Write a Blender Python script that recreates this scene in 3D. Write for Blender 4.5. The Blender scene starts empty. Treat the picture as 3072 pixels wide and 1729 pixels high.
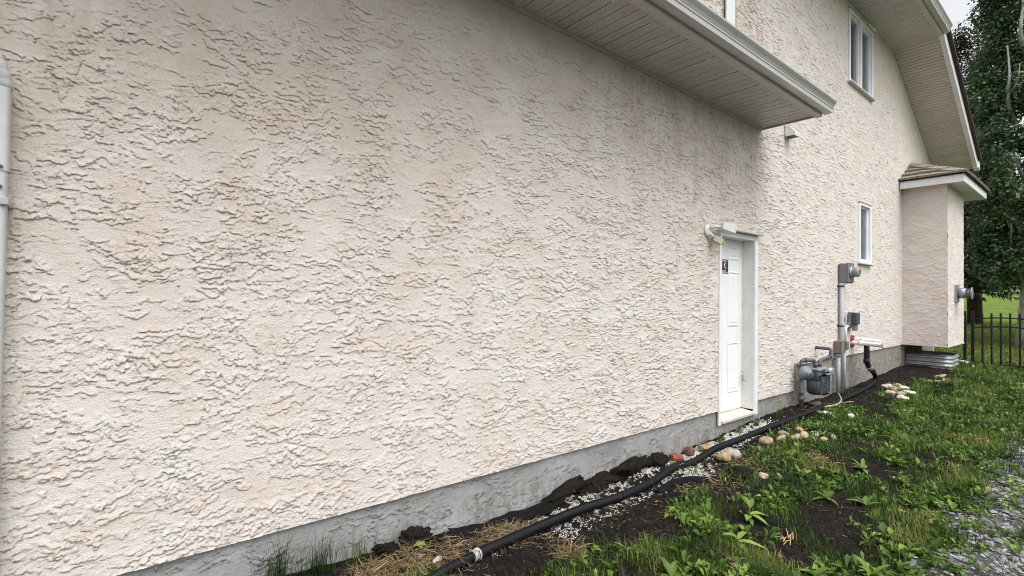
import bpy, math, random
import numpy as np
from mathutils import Vector, Matrix

# ---------------------------------------------------------------- camera, sky, sun, exposure
scene = bpy.context.scene
COL = scene.collection
YAW, PITCH, ROLL = 0.686028, 0.016131, 0.012132
CAM_POS = Vector((0.0, -2.7427, 1.3823))
_F = Vector((math.sin(YAW) * math.cos(PITCH), math.cos(YAW) * math.cos(PITCH), math.sin(PITCH)))
_R = Vector((math.cos(YAW), -math.sin(YAW), 0))
_U = _R.cross(_F)
_R2 = _R * math.cos(ROLL) + _U * math.sin(ROLL)
_U2 = -_R * math.sin(ROLL) + _U * math.cos(ROLL)
cd = bpy.data.cameras.new('camera'); cam = bpy.data.objects.new('camera', cd); COL.objects.link(cam)
cam.matrix_world = Matrix(((_R2.x, _U2.x, -_F.x, CAM_POS.x), (_R2.y, _U2.y, -_F.y, CAM_POS.y), (_R2.z, _U2.z, -_F.z, CAM_POS.z), (0, 0, 0, 1)))
cd.sensor_width = 36; cd.lens = 17.336; cd.clip_start = 0.05; cd.clip_end = 2000
scene.camera = cam

SUN_EL, SUN_AZ = math.radians(64), math.radians(188)          # azimuth clockwise from +Y
world = bpy.data.worlds.new('World'); scene.world = world; world.use_nodes = True
wt = world.node_tree; wt.nodes.clear()
sky = wt.nodes.new('ShaderNodeTexSky'); sky.sky_type = 'NISHITA'; sky.sun_disc = False
sky.sun_elevation = SUN_EL; sky.sun_rotation = SUN_AZ; sky.air_density = 1.0; sky.dust_density = 4.0; sky.ozone_density = 1.0
hs = wt.nodes.new('ShaderNodeHueSaturation'); hs.inputs['Saturation'].default_value = 0.10
bg = wt.nodes.new('ShaderNodeBackground'); bg.inputs['Strength'].default_value = 0.15
wo = wt.nodes.new('ShaderNodeOutputWorld')
wt.links.new(sky.outputs[0], hs.inputs['Color']); wt.links.new(hs.outputs[0], bg.inputs['Color']); wt.links.new(bg.outputs[0], wo.inputs['Surface'])
sd = bpy.data.lights.new('sun', 'SUN'); sun = bpy.data.objects.new('sun', sd); COL.objects.link(sun)
sd.energy = 0.95; sd.angle = math.radians(55); sd.color = (1.0, 0.97, 0.93)
_d = Vector((math.sin(SUN_AZ) * math.cos(SUN_EL), math.cos(SUN_AZ) * math.cos(SUN_EL), math.sin(SUN_EL)))
sun.rotation_euler = _d.to_track_quat('Z', 'Y').to_euler(); sun.location = (4, -12, 20)
scene.view_settings.view_transform = 'Standard'; scene.view_settings.look = 'None'
scene.view_settings.exposure = 0.84; scene.view_settings.gamma = 1.0
scene.render.engine = 'CYCLES'
scene.cycles.use_denoising = True; scene.cycles.max_bounces = 6; scene.cycles.transparent_max_bounces = 16
scene.cycles.filter_width = 1.0 if hasattr(scene.cycles, 'filter_width') else 1.5
rng = np.random.default_rng(7); random.seed(7)

# ---------------------------------------------------------------- noise + terrain
def _hash(ix, iy, seed):
    h = (ix.astype(np.int64) * 374761393 + iy.astype(np.int64) * 668265263 + seed * 974634777) & 0xFFFFFFFF
    h = ((h ^ (h >> 13)) * 1274126177) & 0xFFFFFFFF
    h = ((h ^ (h >> 16)) * 2246822519) & 0xFFFFFFFF
    return (h ^ (h >> 15)) & 0xFFFFFFFF

def perlin(x, y, seed=0):
    x = np.asarray(x, dtype=np.float64); y = np.asarray(y, dtype=np.float64)
    x, y = np.broadcast_arrays(x, y)
    ix = np.floor(x); iy = np.floor(y); fx = x - ix; fy = y - iy
    def g(dx, dy):
        a = _hash(ix + dx, iy + dy, seed) * (2 * np.pi / 4294967296.0)
        return np.cos(a) * (fx - dx) + np.sin(a) * (fy - dy)
    u = fx * fx * fx * (fx * (fx * 6 - 15) + 10); v = fy * fy * fy * (fy * (fy * 6 - 15) + 10)
    a = g(0, 0); b = g(1, 0); c = g(0, 1); d = g(1, 1)
    return ((a + u * (b - a)) * (1 - v) + (c + u * (d - c)) * v) * 1.5

def sstep(a, b, x):
    t = np.clip((x - a) / (b - a), 0, 1); return t * t * (3 - 2 * t)

MOUNDS = [(1.42, -.10, .12, .06), (1.62, -.16, .10, .05), (2.75, -.10, .22, .07), (3.2, -.08, .16, .06), (3.65, -.08, .2, .08),
          (4.05, -.10, .16, .06), (3.0, -.95, .4, .05), (2.6, -1.35, .3, .04), (4.3, -1.15, .45, .05), (7.4, -.35, .25, .05), (12.2, -.9, .6, .05)]

def gz(x, y, detail=True):
    x = np.asarray(x, dtype=np.float64); y = np.asarray(y, dtype=np.float64)
    z = np.interp(x, [-6, .5, 1.5, 2.4, 3.6, 4.8, 6, 7, 9, 12.5, 15, 20, 30, 60, 110],
                  [-.12, -.08, -.15, -.215, -.21, -.16, -.08, -.06, -.07, .05, .03, .28, 1.05, 2.4, 3.1])
    z = z + .05 * np.clip(y, -3, 0) * (1 - sstep(15, 22, x))
    for mx, my, r, h in MOUNDS:
        z = z + h * np.exp(-((x - mx) ** 2 + (y - my) ** 2) / (r * r))
    near = 1 - sstep(14, 18, x)
    z = z + near * .022 * perlin(x / .45, y / .45, 3) + (1 - near) * .06 * perlin(x / 3, y / 3, 4)
    if detail:
        grav = sstep(-1.95, -2.2, y)
        z = z + near * (1 - .7 * grav) * (.014 * perlin(x / .12, y / .12, 5) + .007 * perlin(x / .045, y / .045, 6))
    return z

# ---------------------------------------------------------------- helpers: objects
def tag(o, label=None, cat=None, group=None, kind=None):
    if label: o['label'] = label
    if cat: o['category'] = cat
    if group: o['group'] = group
    if kind: o['kind'] = kind
    return o

def thing(name, label, cat, loc=(0, 0, 0), group=None, rz=0.0):
    o = bpy.data.objects.new(name, None); COL.objects.link(o); o.location = loc; o.rotation_euler = (0, 0, rz)
    o.empty_display_size = 0.1
    return tag(o, label, cat, group)

def link(name, me, parent=None):
    o = bpy.data.objects.new(name, me); COL.objects.link(o)
    if parent is not None: o.parent = parent
    return o

def np_mesh(name, v, tris=None, quads=None, mat=None, smooth=False, attrs=None):
    me = bpy.data.meshes.new(name)
    v = np.asarray(v, dtype=np.float32)
    nt = 0 if tris is None else len(tris); nq = 0 if quads is None else len(quads)
    idx = []; starts = []; tot = []
    if nt: idx.append(np.asarray(tris, dtype=np.int32).ravel())
    if nq: idx.append(np.asarray(quads, dtype=np.int32).ravel())
    idx = np.concatenate(idx)
    starts = np.concatenate([np.arange(nt) * 3, nt * 3 + np.arange(nq) * 4]).astype(np.int32)
    me.vertices.add(len(v)); me.vertices.foreach_set('co', v.ravel())
    me.loops.add(len(idx)); me.loops.foreach_set('vertex_index', idx)
    me.polygons.add(nt + nq); me.polygons.foreach_set('loop_start', starts)
    if smooth: me.polygons.foreach_set('use_smooth', np.ones(nt + nq, dtype=bool))
    if attrs:
        for k, a in attrs.items():
            at = me.attributes.new(k, 'FLOAT', 'POINT'); at.data.foreach_set('value', np.asarray(a, dtype=np.float32))
    me.update(calc_edges=True); me.validate()
    if mat: me.materials.append(mat)
    return me

class MB:
    """collects primitive shapes into one mesh; coordinates are relative to `o`"""
    def __init__(s, o=(0, 0, 0)): s.v = []; s.f = []; s.sm = []; s.o = Vector(o)
    def add(s, vs, fs, smooth=False):
        b = len(s.v); s.v += [Vector(p) - s.o for p in vs]
        s.f += [tuple(b + i for i in f) for f in fs]; s.sm += [smooth] * len(fs)
        return s
    def box(s, a, b, bev=0.0):
        (x0, y0, z0), (x1, y1, z1) = a, b
        if bev <= 0:
            vs = [(x, y, z) for z in (z0, z1) for y in (y0, y1) for x in (x0, x1)]
            return s.add(vs, [(0, 2, 3, 1), (4, 5, 7, 6), (0, 1, 5, 4), (2, 6, 7, 3), (0, 4, 6, 2), (1, 3, 7, 5)])
        e = min(bev, (x1 - x0) / 2.01, (y1 - y0) / 2.01, (z1 - z0) / 2.01)
        pts = []
        for z, k in ((z0, e), (z0 + e, 0), (z1 - e, 0), (z1, e)):
            for (sx, sy) in ((0, 0), (1, 0), (1, 1), (0, 1)):
                cx = x0 + k if sx == 0 else x1 - k; cy = y0 + k if sy == 0 else y1 - k
                if k == 0:
                    ax = e if sx == 0 else -e; ay = e if sy == 0 else -e
                    if (sx, sy) in ((0, 0), (1, 1)): pts += [(cx, cy + ay, z), (cx + ax, cy, z)]
                    else: pts += [(cx + ax, cy, z), (cx, cy + ay, z)]
                else: pts += [(cx, cy, z), (cx, cy, z)]
        fs = [tuple(range(7, -1, -1)), tuple(range(24, 32))]
        for r in range(3):
            for i in range(8):
                j = (i + 1) % 8; fs.append((r * 8 + i, r * 8 + j, r * 8 + 8 + j, r * 8 + 8 + i))
        return s.add(pts, fs)
    def obox(s, c, ax, ay, az, sx, sy, sz):
        c = Vector(c); ax, ay, az = Vector(ax).normalized(), Vector(ay).normalized(), Vector(az).normalized()
        vs = [c + ax * (sx * i / 2) + ay * (sy * j / 2) + az * (sz * k / 2) for k in (-1, 1) for j in (-1, 1) for i in (-1, 1)]
        return s.add(vs, [(0, 2, 3, 1), (4, 5, 7, 6), (0, 1, 5, 4), (2, 6, 7, 3), (0, 4, 6, 2), (1, 3, 7, 5)])
    def tube(s, path, r, n=12, cap=True, smooth=True):
        P = [Vector(p) for p in path]; rr = r if isinstance(r, (list, tuple)) else [r] * len(P)
        vs = []; fs = []; prev = None
        for i, p in enumerate(P):
            t = (P[min(i + 1, len(P) - 1)] - P[max(i - 1, 0)]).normalized()
            if prev is None:
                a = Vector((0, 0, 1)) if abs(t.z) < .9 else Vector((1, 0, 0)); u = t.cross(a).normalized()
            else: u = (prev - t * prev.dot(t)).normalized()
            prev = u; w = t.cross(u)
            vs += [p + (u * math.cos(2 * math.pi * k / n) + w * math.sin(2 * math.pi * k / n)) * rr[i] for k in range(n)]
        for i in range(len(P) - 1):
            for k in range(n):
                l = (k + 1) % n; fs.append((i * n + k, i * n + l, (i + 1) * n + l, (i + 1) * n + k))
        s.add(vs, fs, smooth)
        if cap:
            b = len(s.v) - len(vs)
            s.f += [tuple(b + k for k in range(n - 1, -1, -1)), tuple(b + (len(P) - 1) * n + k for k in range(n))]; s.sm += [False, False]
        return s
    def cyl(s, a, b, r, n=16, r2=None): return s.tube([a, b], [r, r if r2 is None else r2], n)
    def prism(s, poly, axis, a, b):
        """extrude a 2-D polygon along x ('x': poly in y,z), y ('y': x,z) or z ('z': x,y)"""
        def P(q, t): return {'x': (t, q[0], q[1]), 'y': (q[0], t, q[1]), 'z': (q[0], q[1], t)}[axis]
        n = len(poly); vs = [P(q, a) for q in poly] + [P(q, b) for q in poly]
        fs = [tuple(range(n - 1, -1, -1)), tuple(range(n, 2 * n))] + [(i, (i + 1) % n, n + (i + 1) % n, n + i) for i in range(n)]
        return s.add(vs, fs)
    def mesh(s, name, mat):
        me = bpy.data.meshes.new(name); me.from_pydata([tuple(p) for p in s.v], [], s.f)
        me.polygons.foreach_set('use_smooth', s.sm); me.materials.append(mat); me.validate(); me.update()
        import bmesh
        bm = bmesh.new(); bm.from_mesh(me); bmesh.ops.recalc_face_normals(bm, faces=bm.faces); bm.to_mesh(me); bm.free()
        return me
    def build(s, name, mat, parent=None, loc=None):
        o = link(name, s.mesh(name, mat), parent)
        if loc is not None: o.location = loc
        return o

def bend(pts, r=.03, n=5):
    """round the corners of a polyline"""
    P = [Vector(p) for p in pts]; out = [P[0]]
    for i in range(1, len(P) - 1):
        a = (P[i - 1] - P[i]); b = (P[i + 1] - P[i]); k = min(r, a.length * .49, b.length * .49)
        A = P[i] + a.normalized() * k; B = P[i] + b.normalized() * k
        for j in range(n + 1):
            t = j / n; out.append(A * (1 - t) ** 2 + P[i] * 2 * t * (1 - t) + B * t * t)
    out.append(P[-1]); return out

def spline(pts, n=10):
    P = [Vector(p) for p in pts]; P = [P[0] * 2 - P[1]] + P + [P[-1] * 2 - P[-2]]; out = []
    for i in range(1, len(P) - 2):
        a, b, c, d = P[i - 1:i + 3]
        for j in range(n):
            t = j / n
            out.append(.5 * ((2 * b) + (c - a) * t + (2 * a - 5 * b + 4 * c - d) * t * t + (3 * b - a - 3 * c + d) * t ** 3))
    out.append(P[-2]); return out

# ---------------------------------------------------------------- helpers: materials
class NT:
    def __init__(s, name):
        s.m = bpy.data.materials.new(name); s.m.use_nodes = True; s.t = s.m.node_tree; s.t.nodes.clear()
        s.out = s.t.nodes.new('ShaderNodeOutputMaterial'); s.p = s.t.nodes.new('ShaderNodeBsdfPrincipled')
        s.t.links.new(s.p.outputs[0], s.out.inputs['Surface'])
    def n(s, typ, **kw):
        nd = s.t.nodes.new(typ)
        for k, v in kw.items():
            if k in nd.inputs: s.set(nd.inputs[k], v)
            else: setattr(nd, k, v)
        return nd
    def set(s, sock, v):
        if isinstance(v, bpy.types.NodeSocket): s.t.links.new(v, sock)
        else: sock.default_value = v
    def coord(s): return s.n('ShaderNodeNewGeometry').outputs['Position']
    def map(s, vec, scale=(1, 1, 1), loc=(0, 0, 0)):
        return s.n('ShaderNodeMapping', Vector=vec, Scale=scale, Location=loc).outputs[0]
    def noise(s, vec, scale, detail=3, rough=.55, dist=0.0):
        return s.n('ShaderNodeTexNoise', Vector=vec, Scale=scale, Detail=detail, Roughness=rough, Distortion=dist).outputs['Fac']
    def ramp(s, fac, stops, interp='LINEAR'):
        r = s.n('ShaderNodeValToRGB', Fac=fac); cr = r.color_ramp; cr.interpolation = interp
        while len(cr.elements) > 1: cr.elements.remove(cr.elements[-1])
        cr.elements[0].position = stops[0][0]; cr.elements[0].color = _c(stops[0][1])
        for p, c in stops[1:]:
            e = cr.elements.new(p); e.color = _c(c)
        return r.outputs['Color']
    def math(s, op, a, b=0.0, c=0.0, clamp=False):
        nd = s.n('ShaderNodeMath', operation=op, use_clamp=clamp)
        for i, v in enumerate((a, b, c)): s.set(nd.inputs[i], v)
        return nd.outputs[0]
    def mix(s, fac, a, b, blend='MIX'):
        nd = s.n('ShaderNodeMix', data_type='RGBA', blend_type=blend)
        s.set(nd.inputs[0], fac); s.set(nd.inputs[6], _c(a) if isinstance(a, tuple) else a); s.set(nd.inputs[7], _c(b) if isinstance(b, tuple) else b)
        return nd.outputs[2]
    def mr(s, v, a, b, c=0.0, d=1.0, smooth=True):
        nd = s.n('ShaderNodeMapRange', interpolation_type='SMOOTHSTEP' if smooth else 'LINEAR')
        for i, x in enumerate((v, a, b, c, d)): s.set(nd.inputs[i], x)
        return nd.outputs[0]
    def bump(s, h, strength=.3, dist=.01):
        nd = s.n('ShaderNodeBump', Strength=strength, Distance=dist, Height=h); s.set(s.p.inputs['Normal'], nd.outputs[0])
    def attr(s, name): return s.n('ShaderNodeAttribute', attribute_name=name).outputs['Fac']
    def done(s, col=None, rough=.6, metal=0.0, spec=.5):
        if col is not None: s.set(s.p.inputs['Base Color'], _c(col) if isinstance(col, tuple) else col)
        s.set(s.p.inputs['Roughness'], rough); s.set(s.p.inputs['Metallic'], metal); s.p.inputs['Specular IOR Level'].default_value = spec
        return s.m

def _c(c):
    if isinstance(c, (int, float)): return (c, c, c, 1)
    return tuple(c) + (1,) if len(c) == 3 else tuple(c)

def worn(name, col, rough=.5, metal=0.0, var=.12, scale=9.0, dirt=None, dirt_amt=.35, spec=.4):
    """painted or plastic surface with slight mottling and grime"""
    t = NT(name); p = t.coord()
    n1 = t.noise(p, scale, 5, .65)
    c = t.mix(t.mr(n1, .3, .7, 0, 1), tuple(x * (1 - var) for x in col), tuple(min(1, x * (1 + var)) for x in col))
    if dirt:
        n2 = t.noise(t.map(p, (1, 1, .35)), scale * 2.1, 6, .7)
        c = t.mix(t.mr(n2, .52, .75, 0, dirt_amt), c, dirt)
    t.bump(t.noise(p, 60, 3), .08, .004)
    return t.done(c, t.mr(n1, .2, .8, rough - .08, rough + .12), metal, spec)

def leafmat(name, stops, rough=.5, trans=.3, spec=.35):
    t = NT(name); c = t.ramp(t.attr('tint'), stops)
    t.done(c, rough, 0, spec)
    tr = t.n('ShaderNodeBsdfTranslucent'); t.set(tr.inputs['Color'], c)
    mx = t.n('ShaderNodeMixShader', Fac=trans)
    t.t.links.new(t.p.outputs[0], mx.inputs[1]); t.t.links.new(tr.outputs[0], mx.inputs[2]); t.t.links.new(mx.outputs[0], t.out.inputs['Surface'])
    return t.m

# ---------------------------------------------------------------- materials
def m_stucco():
    t = NT('stucco'); p = t.coord(); x = t.n('ShaderNodeSeparateXYZ', Vector=p).outputs
    a = t.noise(t.map(p, (1, 1, 1.6)), 2.6, 5, .6)
    c = t.ramp(a, [(.30, (.67, .575, .515)), (.45, (.69, .615, .565)), (.58, (.71, .66, .62)), (.72, (.705, .67, .65))])
    b = t.noise(t.map(p, (1, 1, 1.4), (3, 1, 7)), 9, 5, .62)
    c = t.mix(t.mr(b, .50, .72, 0, .2), c, (.70, .655, .62))
    d = t.noise(t.map(p, (1, 1, 1.2), (9, 4, 2)), 5, 5, .65)
    c = t.mix(t.mr(d, .54, .74, 0, .6), c, (.63, .54, .47))
    # grime washed down the wall: streaks with their own ragged shape
    s = t.noise(t.map(p, (5.5, 1, .55)), 1.0, 6, .68, .4)
    s2 = t.noise(t.map(p, (30, 1, 9)), 1.0, 5, .7)
    reg = t.math('MULTIPLY', t.mr(x[2], 1.1, 3.3), t.math('MULTIPLY', t.mr(x[0], 2.4, 4.6), t.mr(x[0], 6.5, 6.0)))
    g = t.math('MULTIPLY', reg, t.mr(s, .40, .68))
    c = t.mix(t.math('MULTIPLY', g, .55), c, (.48, .37, .275))
    c = t.mix(t.math('MULTIPLY', t.math('MULTIPLY', reg, t.mr(s2, .55, .66)), .8), c, (.16, .12, .085))
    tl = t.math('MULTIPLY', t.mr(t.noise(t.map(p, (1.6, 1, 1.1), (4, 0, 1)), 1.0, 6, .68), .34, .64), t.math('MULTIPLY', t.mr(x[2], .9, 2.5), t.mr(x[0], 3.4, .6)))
    c = t.mix(t.math('MULTIPLY', tl, .5), c, (.46, .37, .285))  # brown weathering, with the vignette of the upper left corner painted into it
    # rust run at the left end below the eave
    r = t.math('MULTIPLY', t.mr(x[2], 2.1, 2.6), t.math('MULTIPLY', t.mr(t.noise(t.map(p, (9, 1, 1.2)), 1, 4, .6), .5, .72), t.mr(x[0], .4, -.15)))
    c = t.mix(t.math('MULTIPLY', r, .55), c, (.34, .20, .09))
    f = t.noise(t.map(p, (1, 1, 2.2)), 70, 4, .65)
    pit = t.noise(t.map(p, (1, 1, 1.5), (5, 5, 5)), 130, 2, .5)
    t.bump(t.math('ADD', f, t.math('MULTIPLY', t.mr(pit, .35, .5, 0, 1), .5)), .42, .006)
    return t.done(c, .9, 0, .25)

def m_parge():
    t = NT('parging'); p = t.coord(); x = t.n('ShaderNodeSeparateXYZ', Vector=p).outputs
    a = t.noise(p, 3.1, 5, .62)
    c = t.ramp(a, [(.3, (.245, .247, .243)), (.5, (.31, .314, .31)), (.7, (.37, .376, .372))])
    b = t.noise(t.map(p, (1, 1, 1.2), (2, 2, 2)), 11, 5, .65)
    c = t.mix(t.mr(b, .5, .75, 0, .6), c, (.19, .185, .175))
    far = t.mr(x[0], 3.8, 8)                                             # older brown cement past the door
    c = t.mix(t.math('MULTIPLY', far, .75), c, t.mix(t.mr(t.noise(p, 14, 6, .7), .42, .62), (.27, .245, .21), (.15, .135, .115)))
    soil = t.math('MULTIPLY', t.mr(t.noise(t.map(p, (3, 1, 1)), 4, 5, .65), .45, .62), t.mr(x[2], .12, -.12))
    c = t.mix(t.math('MULTIPLY', soil, .5), c, (.15, .125, .10))
    t.bump(t.noise(p, 90, 4, .65), .3, .004)
    return t.done(c, .88, 0, .25)

def m_soffit():
    """ivory aluminium with rows of punched vent holes"""
    t = NT('soffit_metal'); tc = t.n('ShaderNodeTexCoord').outputs['Object']
    x = t.n('ShaderNodeSeparateXYZ', Vector=tc).outputs
    u = t.math('DIVIDE', x[0], .0125); v = t.math('DIVIDE', x[1], .0155)
    row = t.math('FLOOR', v); u2 = t.math('ADD', u, t.math('MULTIPLY', t.math('MODULO', t.math('ABSOLUTE', row), 2.0), .5))
    du = t.math('SUBTRACT', t.math('FRACT', u2), .5); dv = t.math('SUBTRACT', t.math('FRACT', v), .5)
    r = t.math('SQRT', t.math('ADD', t.math('MULTIPLY', du, du), t.math('MULTIPLY', dv, dv)))
    rib = t.math('FRACT', t.math('DIVIDE', x[0], .1075))
    flat = t.math('MULTIPLY', t.math('GREATER_THAN', rib, .2), t.math('LESS_THAN', rib, .92))
    hole = t.math('MULTIPLY', t.mr(r, .30, .22), flat)
    n = t.noise(t.coord(), 4, 5, .6)
    c = t.mix(t.mr(n, .3, .7), (.57, .53, .485), (.64, .60, .55))
    c = t.mix(t.math('MULTIPLY', hole, .9), c, (.03, .028, .024))
    return t.done(c, .45, 0, .4)

M = {}
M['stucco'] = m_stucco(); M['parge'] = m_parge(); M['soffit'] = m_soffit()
M['soffit_plain'] = worn('soffit_plain_metal', (.60, .56, .51), .45, var=.06, scale=3, dirt=(.3, .26, .2), dirt_amt=.15)
M['gutter'] = worn('gutter_metal', (.46, .45, .435), .34, metal=.15, var=.05, scale=2.5, dirt=(.22, .20, .16), dirt_amt=.25, spec=.5)
M['trim'] = worn('ivory_trim', (.54, .51, .455), .45, var=.06, scale=6, dirt=(.22, .18, .13), dirt_amt=.35)
M['white'] = worn('white_paint', (.78, .79, .80), .42, var=.04, scale=5, dirt=(.50, .46, .40), dirt_amt=.2)
M['door'] = worn('white_door_paint', (.82, .835, .85), .38, var=.025, scale=3, dirt=(.6, .57, .52), dirt_amt=.12)
M['jamb'] = worn('dirty_jamb_paint', (.73, .715, .685), .5, var=.06, scale=6, dirt=(.36, .28, .2), dirt_amt=.5)
M['sill'] = worn('dirty_sill', (.56, .53, .47), .5, var=.1, scale=14, dirt=(.26, .19, .12), dirt_amt=.7)
M['vinyl'] = worn('window_vinyl', (.84, .86, .88), .38, var=.03, scale=5, dirt=(.5, .5, .5), dirt_amt=.15)
M['shingle'] = worn('cedar_shingle', (.26, .235, .19), .85, var=.25, scale=14, dirt=(.20, .17, .12), dirt_amt=.5)
M['roof_dark'] = worn('weathered_roof_edge', (.06, .045, .038), .9, var=.3, scale=20)
M['inside'] = worn('dark_room', (.05, .045, .04), .9, var=.1)
M['blind'] = worn('window_blind', (.33, .27, .24), .8, var=.1, scale=4)
M['grey_box'] = worn('grey_enclosure', (.17, .18, .20), .45, var=.1, scale=10, dirt=(.12, .11, .1), dirt_amt=.3)
M['grey_lite'] = worn('pale_grey_pvc', (.34, .375, .39), .45, var=.08, scale=8, dirt=(.2, .18, .15), dirt_amt=.3)
M['brown_box'] = worn('weathered_brown_box', (.20, .165, .145), .6, var=.15, scale=14, dirt=(.12, .1, .08), dirt_amt=.4)
M['gas_dark'] = worn('dark_meter_paint', (.055, .068, .082), .42, var=.15, scale=12, dirt=(.12, .11, .1), dirt_amt=.3)
M['gas_pipe'] = worn('painted_gas_pipe', (.10, .095, .11), .42, var=.2, scale=18, dirt=(.18, .13, .10), dirt_amt=.4)
M['gas_lite'] = worn('regulator_paint', (.22, .25, .275), .42, var=.1, scale=10, dirt=(.18, .18, .17), dirt_amt=.3)
M['chrome'] = worn('meter_index_cover', (.62, .64, .66), .2, metal=.7, var=.08)
M['pvc_white'] = worn('white_pvc', (.78, .77, .74), .35, var=.04, scale=8, dirt=(.45, .4, .33), dirt_amt=.25)
M['rust_foam'] = worn('red_sealing_foam', (.26, .075, .035), .9, var=.3, scale=40)
M['black_pipe'] = worn('black_abs', (.012, .012, .013), .4, var=.2, scale=14, dirt=(.05, .04, .03), dirt_amt=.3)
M['hose'] = worn('black_hose', (.006, .006, .008), .55, var=.2, scale=10, dirt=(.02, .017, .014), dirt_amt=.3, spec=.2)
M['clamp'] = worn('pale_clamp', (.48, .48, .45), .4, var=.15, scale=30, dirt=(.2, .17, .13), dirt_amt=.5)
M['lamp_white'] = worn('lamp_white', (.70, .70, .70), .4, var=.04, dirt=(.45, .42, .38), dirt_amt=.25)
M['lamp_tan'] = worn('sensor_tan', (.50, .46, .33), .5, var=.1, scale=12)
M['lamp_grey'] = worn('lamp_glass', (.30, .30, .30), .25, var=.1)
M['zinc'] = worn('galvanised_steel', (.42, .43, .44), .38, metal=.55, var=.12, scale=14, dirt=(.2, .18, .16), dirt_amt=.3)
M['vent'] = worn('vent_grey', (.30, .305, .33), .35, metal=.3, var=.08, dirt=(.2, .19, .18), dirt_amt=.3)
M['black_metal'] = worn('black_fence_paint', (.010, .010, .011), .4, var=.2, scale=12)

def m_glass():
    t = NT('window_glass'); g = t.n('ShaderNodeBsdfGlossy', Roughness=.015, Color=(.95, .97, 1, 1))
    tr = t.n('ShaderNodeBsdfTransparent', Color=(.80, .84, .84, 1)); fr = t.n('ShaderNodeFresnel', IOR=1.55)
    mx = t.n('ShaderNodeMixShader'); t.set(mx.inputs[0], t.math('ADD', fr.outputs[0], .04, clamp=True))
    t.t.links.new(tr.outputs[0], mx.inputs[1]); t.t.links.new(g.outputs[0], mx.inputs[2]); t.t.links.new(mx.outputs[0], t.out.inputs['Surface'])
    return t.m
M['glass'] = m_glass()

# ---------------------------------------------------------------- stucco relief (trowelled plaster: overlapping skins with ragged lips)
def saw(ph, soft=.06, e=2.6):
    t = ph - np.floor(ph)
    return np.where(t < 1 - soft, (t / (1 - soft)) ** e, (1 - t) / soft)

def stucco_h(u, v, seed=0, amp=1.0, fine=1.0):
    sweep = 4.2 * perlin(u / 1.25 + .4, v / 1.0, seed + 1)                       # the plasterer's changing stroke direction
    fw = .34 * perlin(u / .030, v / .022, seed + 4) + .17 * perlin(u / .012, v / .010, seed + 9)
    w = 1.2 * perlin(u / .17, v / .09, seed + 2) + .6 * perlin(u / .06, v / .036, seed + 3)
    calm = sstep(.02, .32, perlin(u / .26, v / .15, seed + 20) + .5 * perlin(u / .08, v / .05, seed + 21))        # flattened patches
    m = sstep(-.02, .09, perlin(u / .11, v / .045, seed + 5) + .5 * perlin(u / .034, v / .022, seed + 6)) * (1 - .5 * calm)
    h = .0055 * m * saw(-v / .043 + sweep + w + fw, .05, 1.5)
    rough = .22 + .78 * sstep(-.28, .10, perlin(u / .26, v / .17, seed + 7) + .4 * perlin(u / .08, v / .06, seed + 8)) * (1 - .65 * calm)
    w2 = 1.2 * perlin(u / .048, v / .026, seed + 10) + .6 * perlin(u / .015, v / .011, seed + 11)
    m2 = sstep(-.10, .12, perlin(u / .030, v / .016, seed + 13))
    h = h + .0028 * rough * m2 * saw(-v / .021 + w2 + sweep * 1.5, .14, 1.2) * fine
    w3 = perlin(u / .5, v / .4, seed + 14) * 2.4 + perlin(u / .12, v / .1, seed + 15) * .9
    h = h + .0052 * sstep(-.02, .10, perlin(u / .32, v / .16, seed + 16)) * saw(-v / .13 + .5 * u + w3 + fw, .027, 1.8)
    h = h + .0015 * sstep(.15, .45, perlin(u / .010, v / .0075, seed + 12)) * (.2 + rough) * fine
    return h * amp

def parge_h(u, v):
    a = 0
    for k, (dx, dy, lam) in enumerate(((.45, -1, .085), (-.25, -1, .11))):
        w = 1.1 * perlin(u / .22, v / .12, 60 + k) + .5 * perlin(u / .06, v / .05, 63 + k) + .15 * perlin(u / .02, v / .02, 69 + k)
        m = sstep(.0, .12, perlin(u / .20, v / .11, 66 + k))
        t = ((u * dx + v * dy) / lam + w) % 1.0 - .5; a = a + m * (.0050 * np.exp(-(t * lam / .0048) ** 2) + .0022 * saw(t + .5, .05, 1.2))
    return a + .0012 * perlin(u / .02, v / .012, 72)

def depth_at(x): return 2.12 + .633 * max(x, -.3)

def xcols(x0, x1, k=1.0, cap=.03):
    xs = [x0]
    while xs[-1] < x1: xs.append(xs[-1] + min(cap, max(.0040, k * depth_at(xs[-1]) ** 2 / 1351)))
    xs = np.array(xs); return x0 + (xs - x0) * (x1 - x0) / (xs[-1] - x0)

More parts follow.
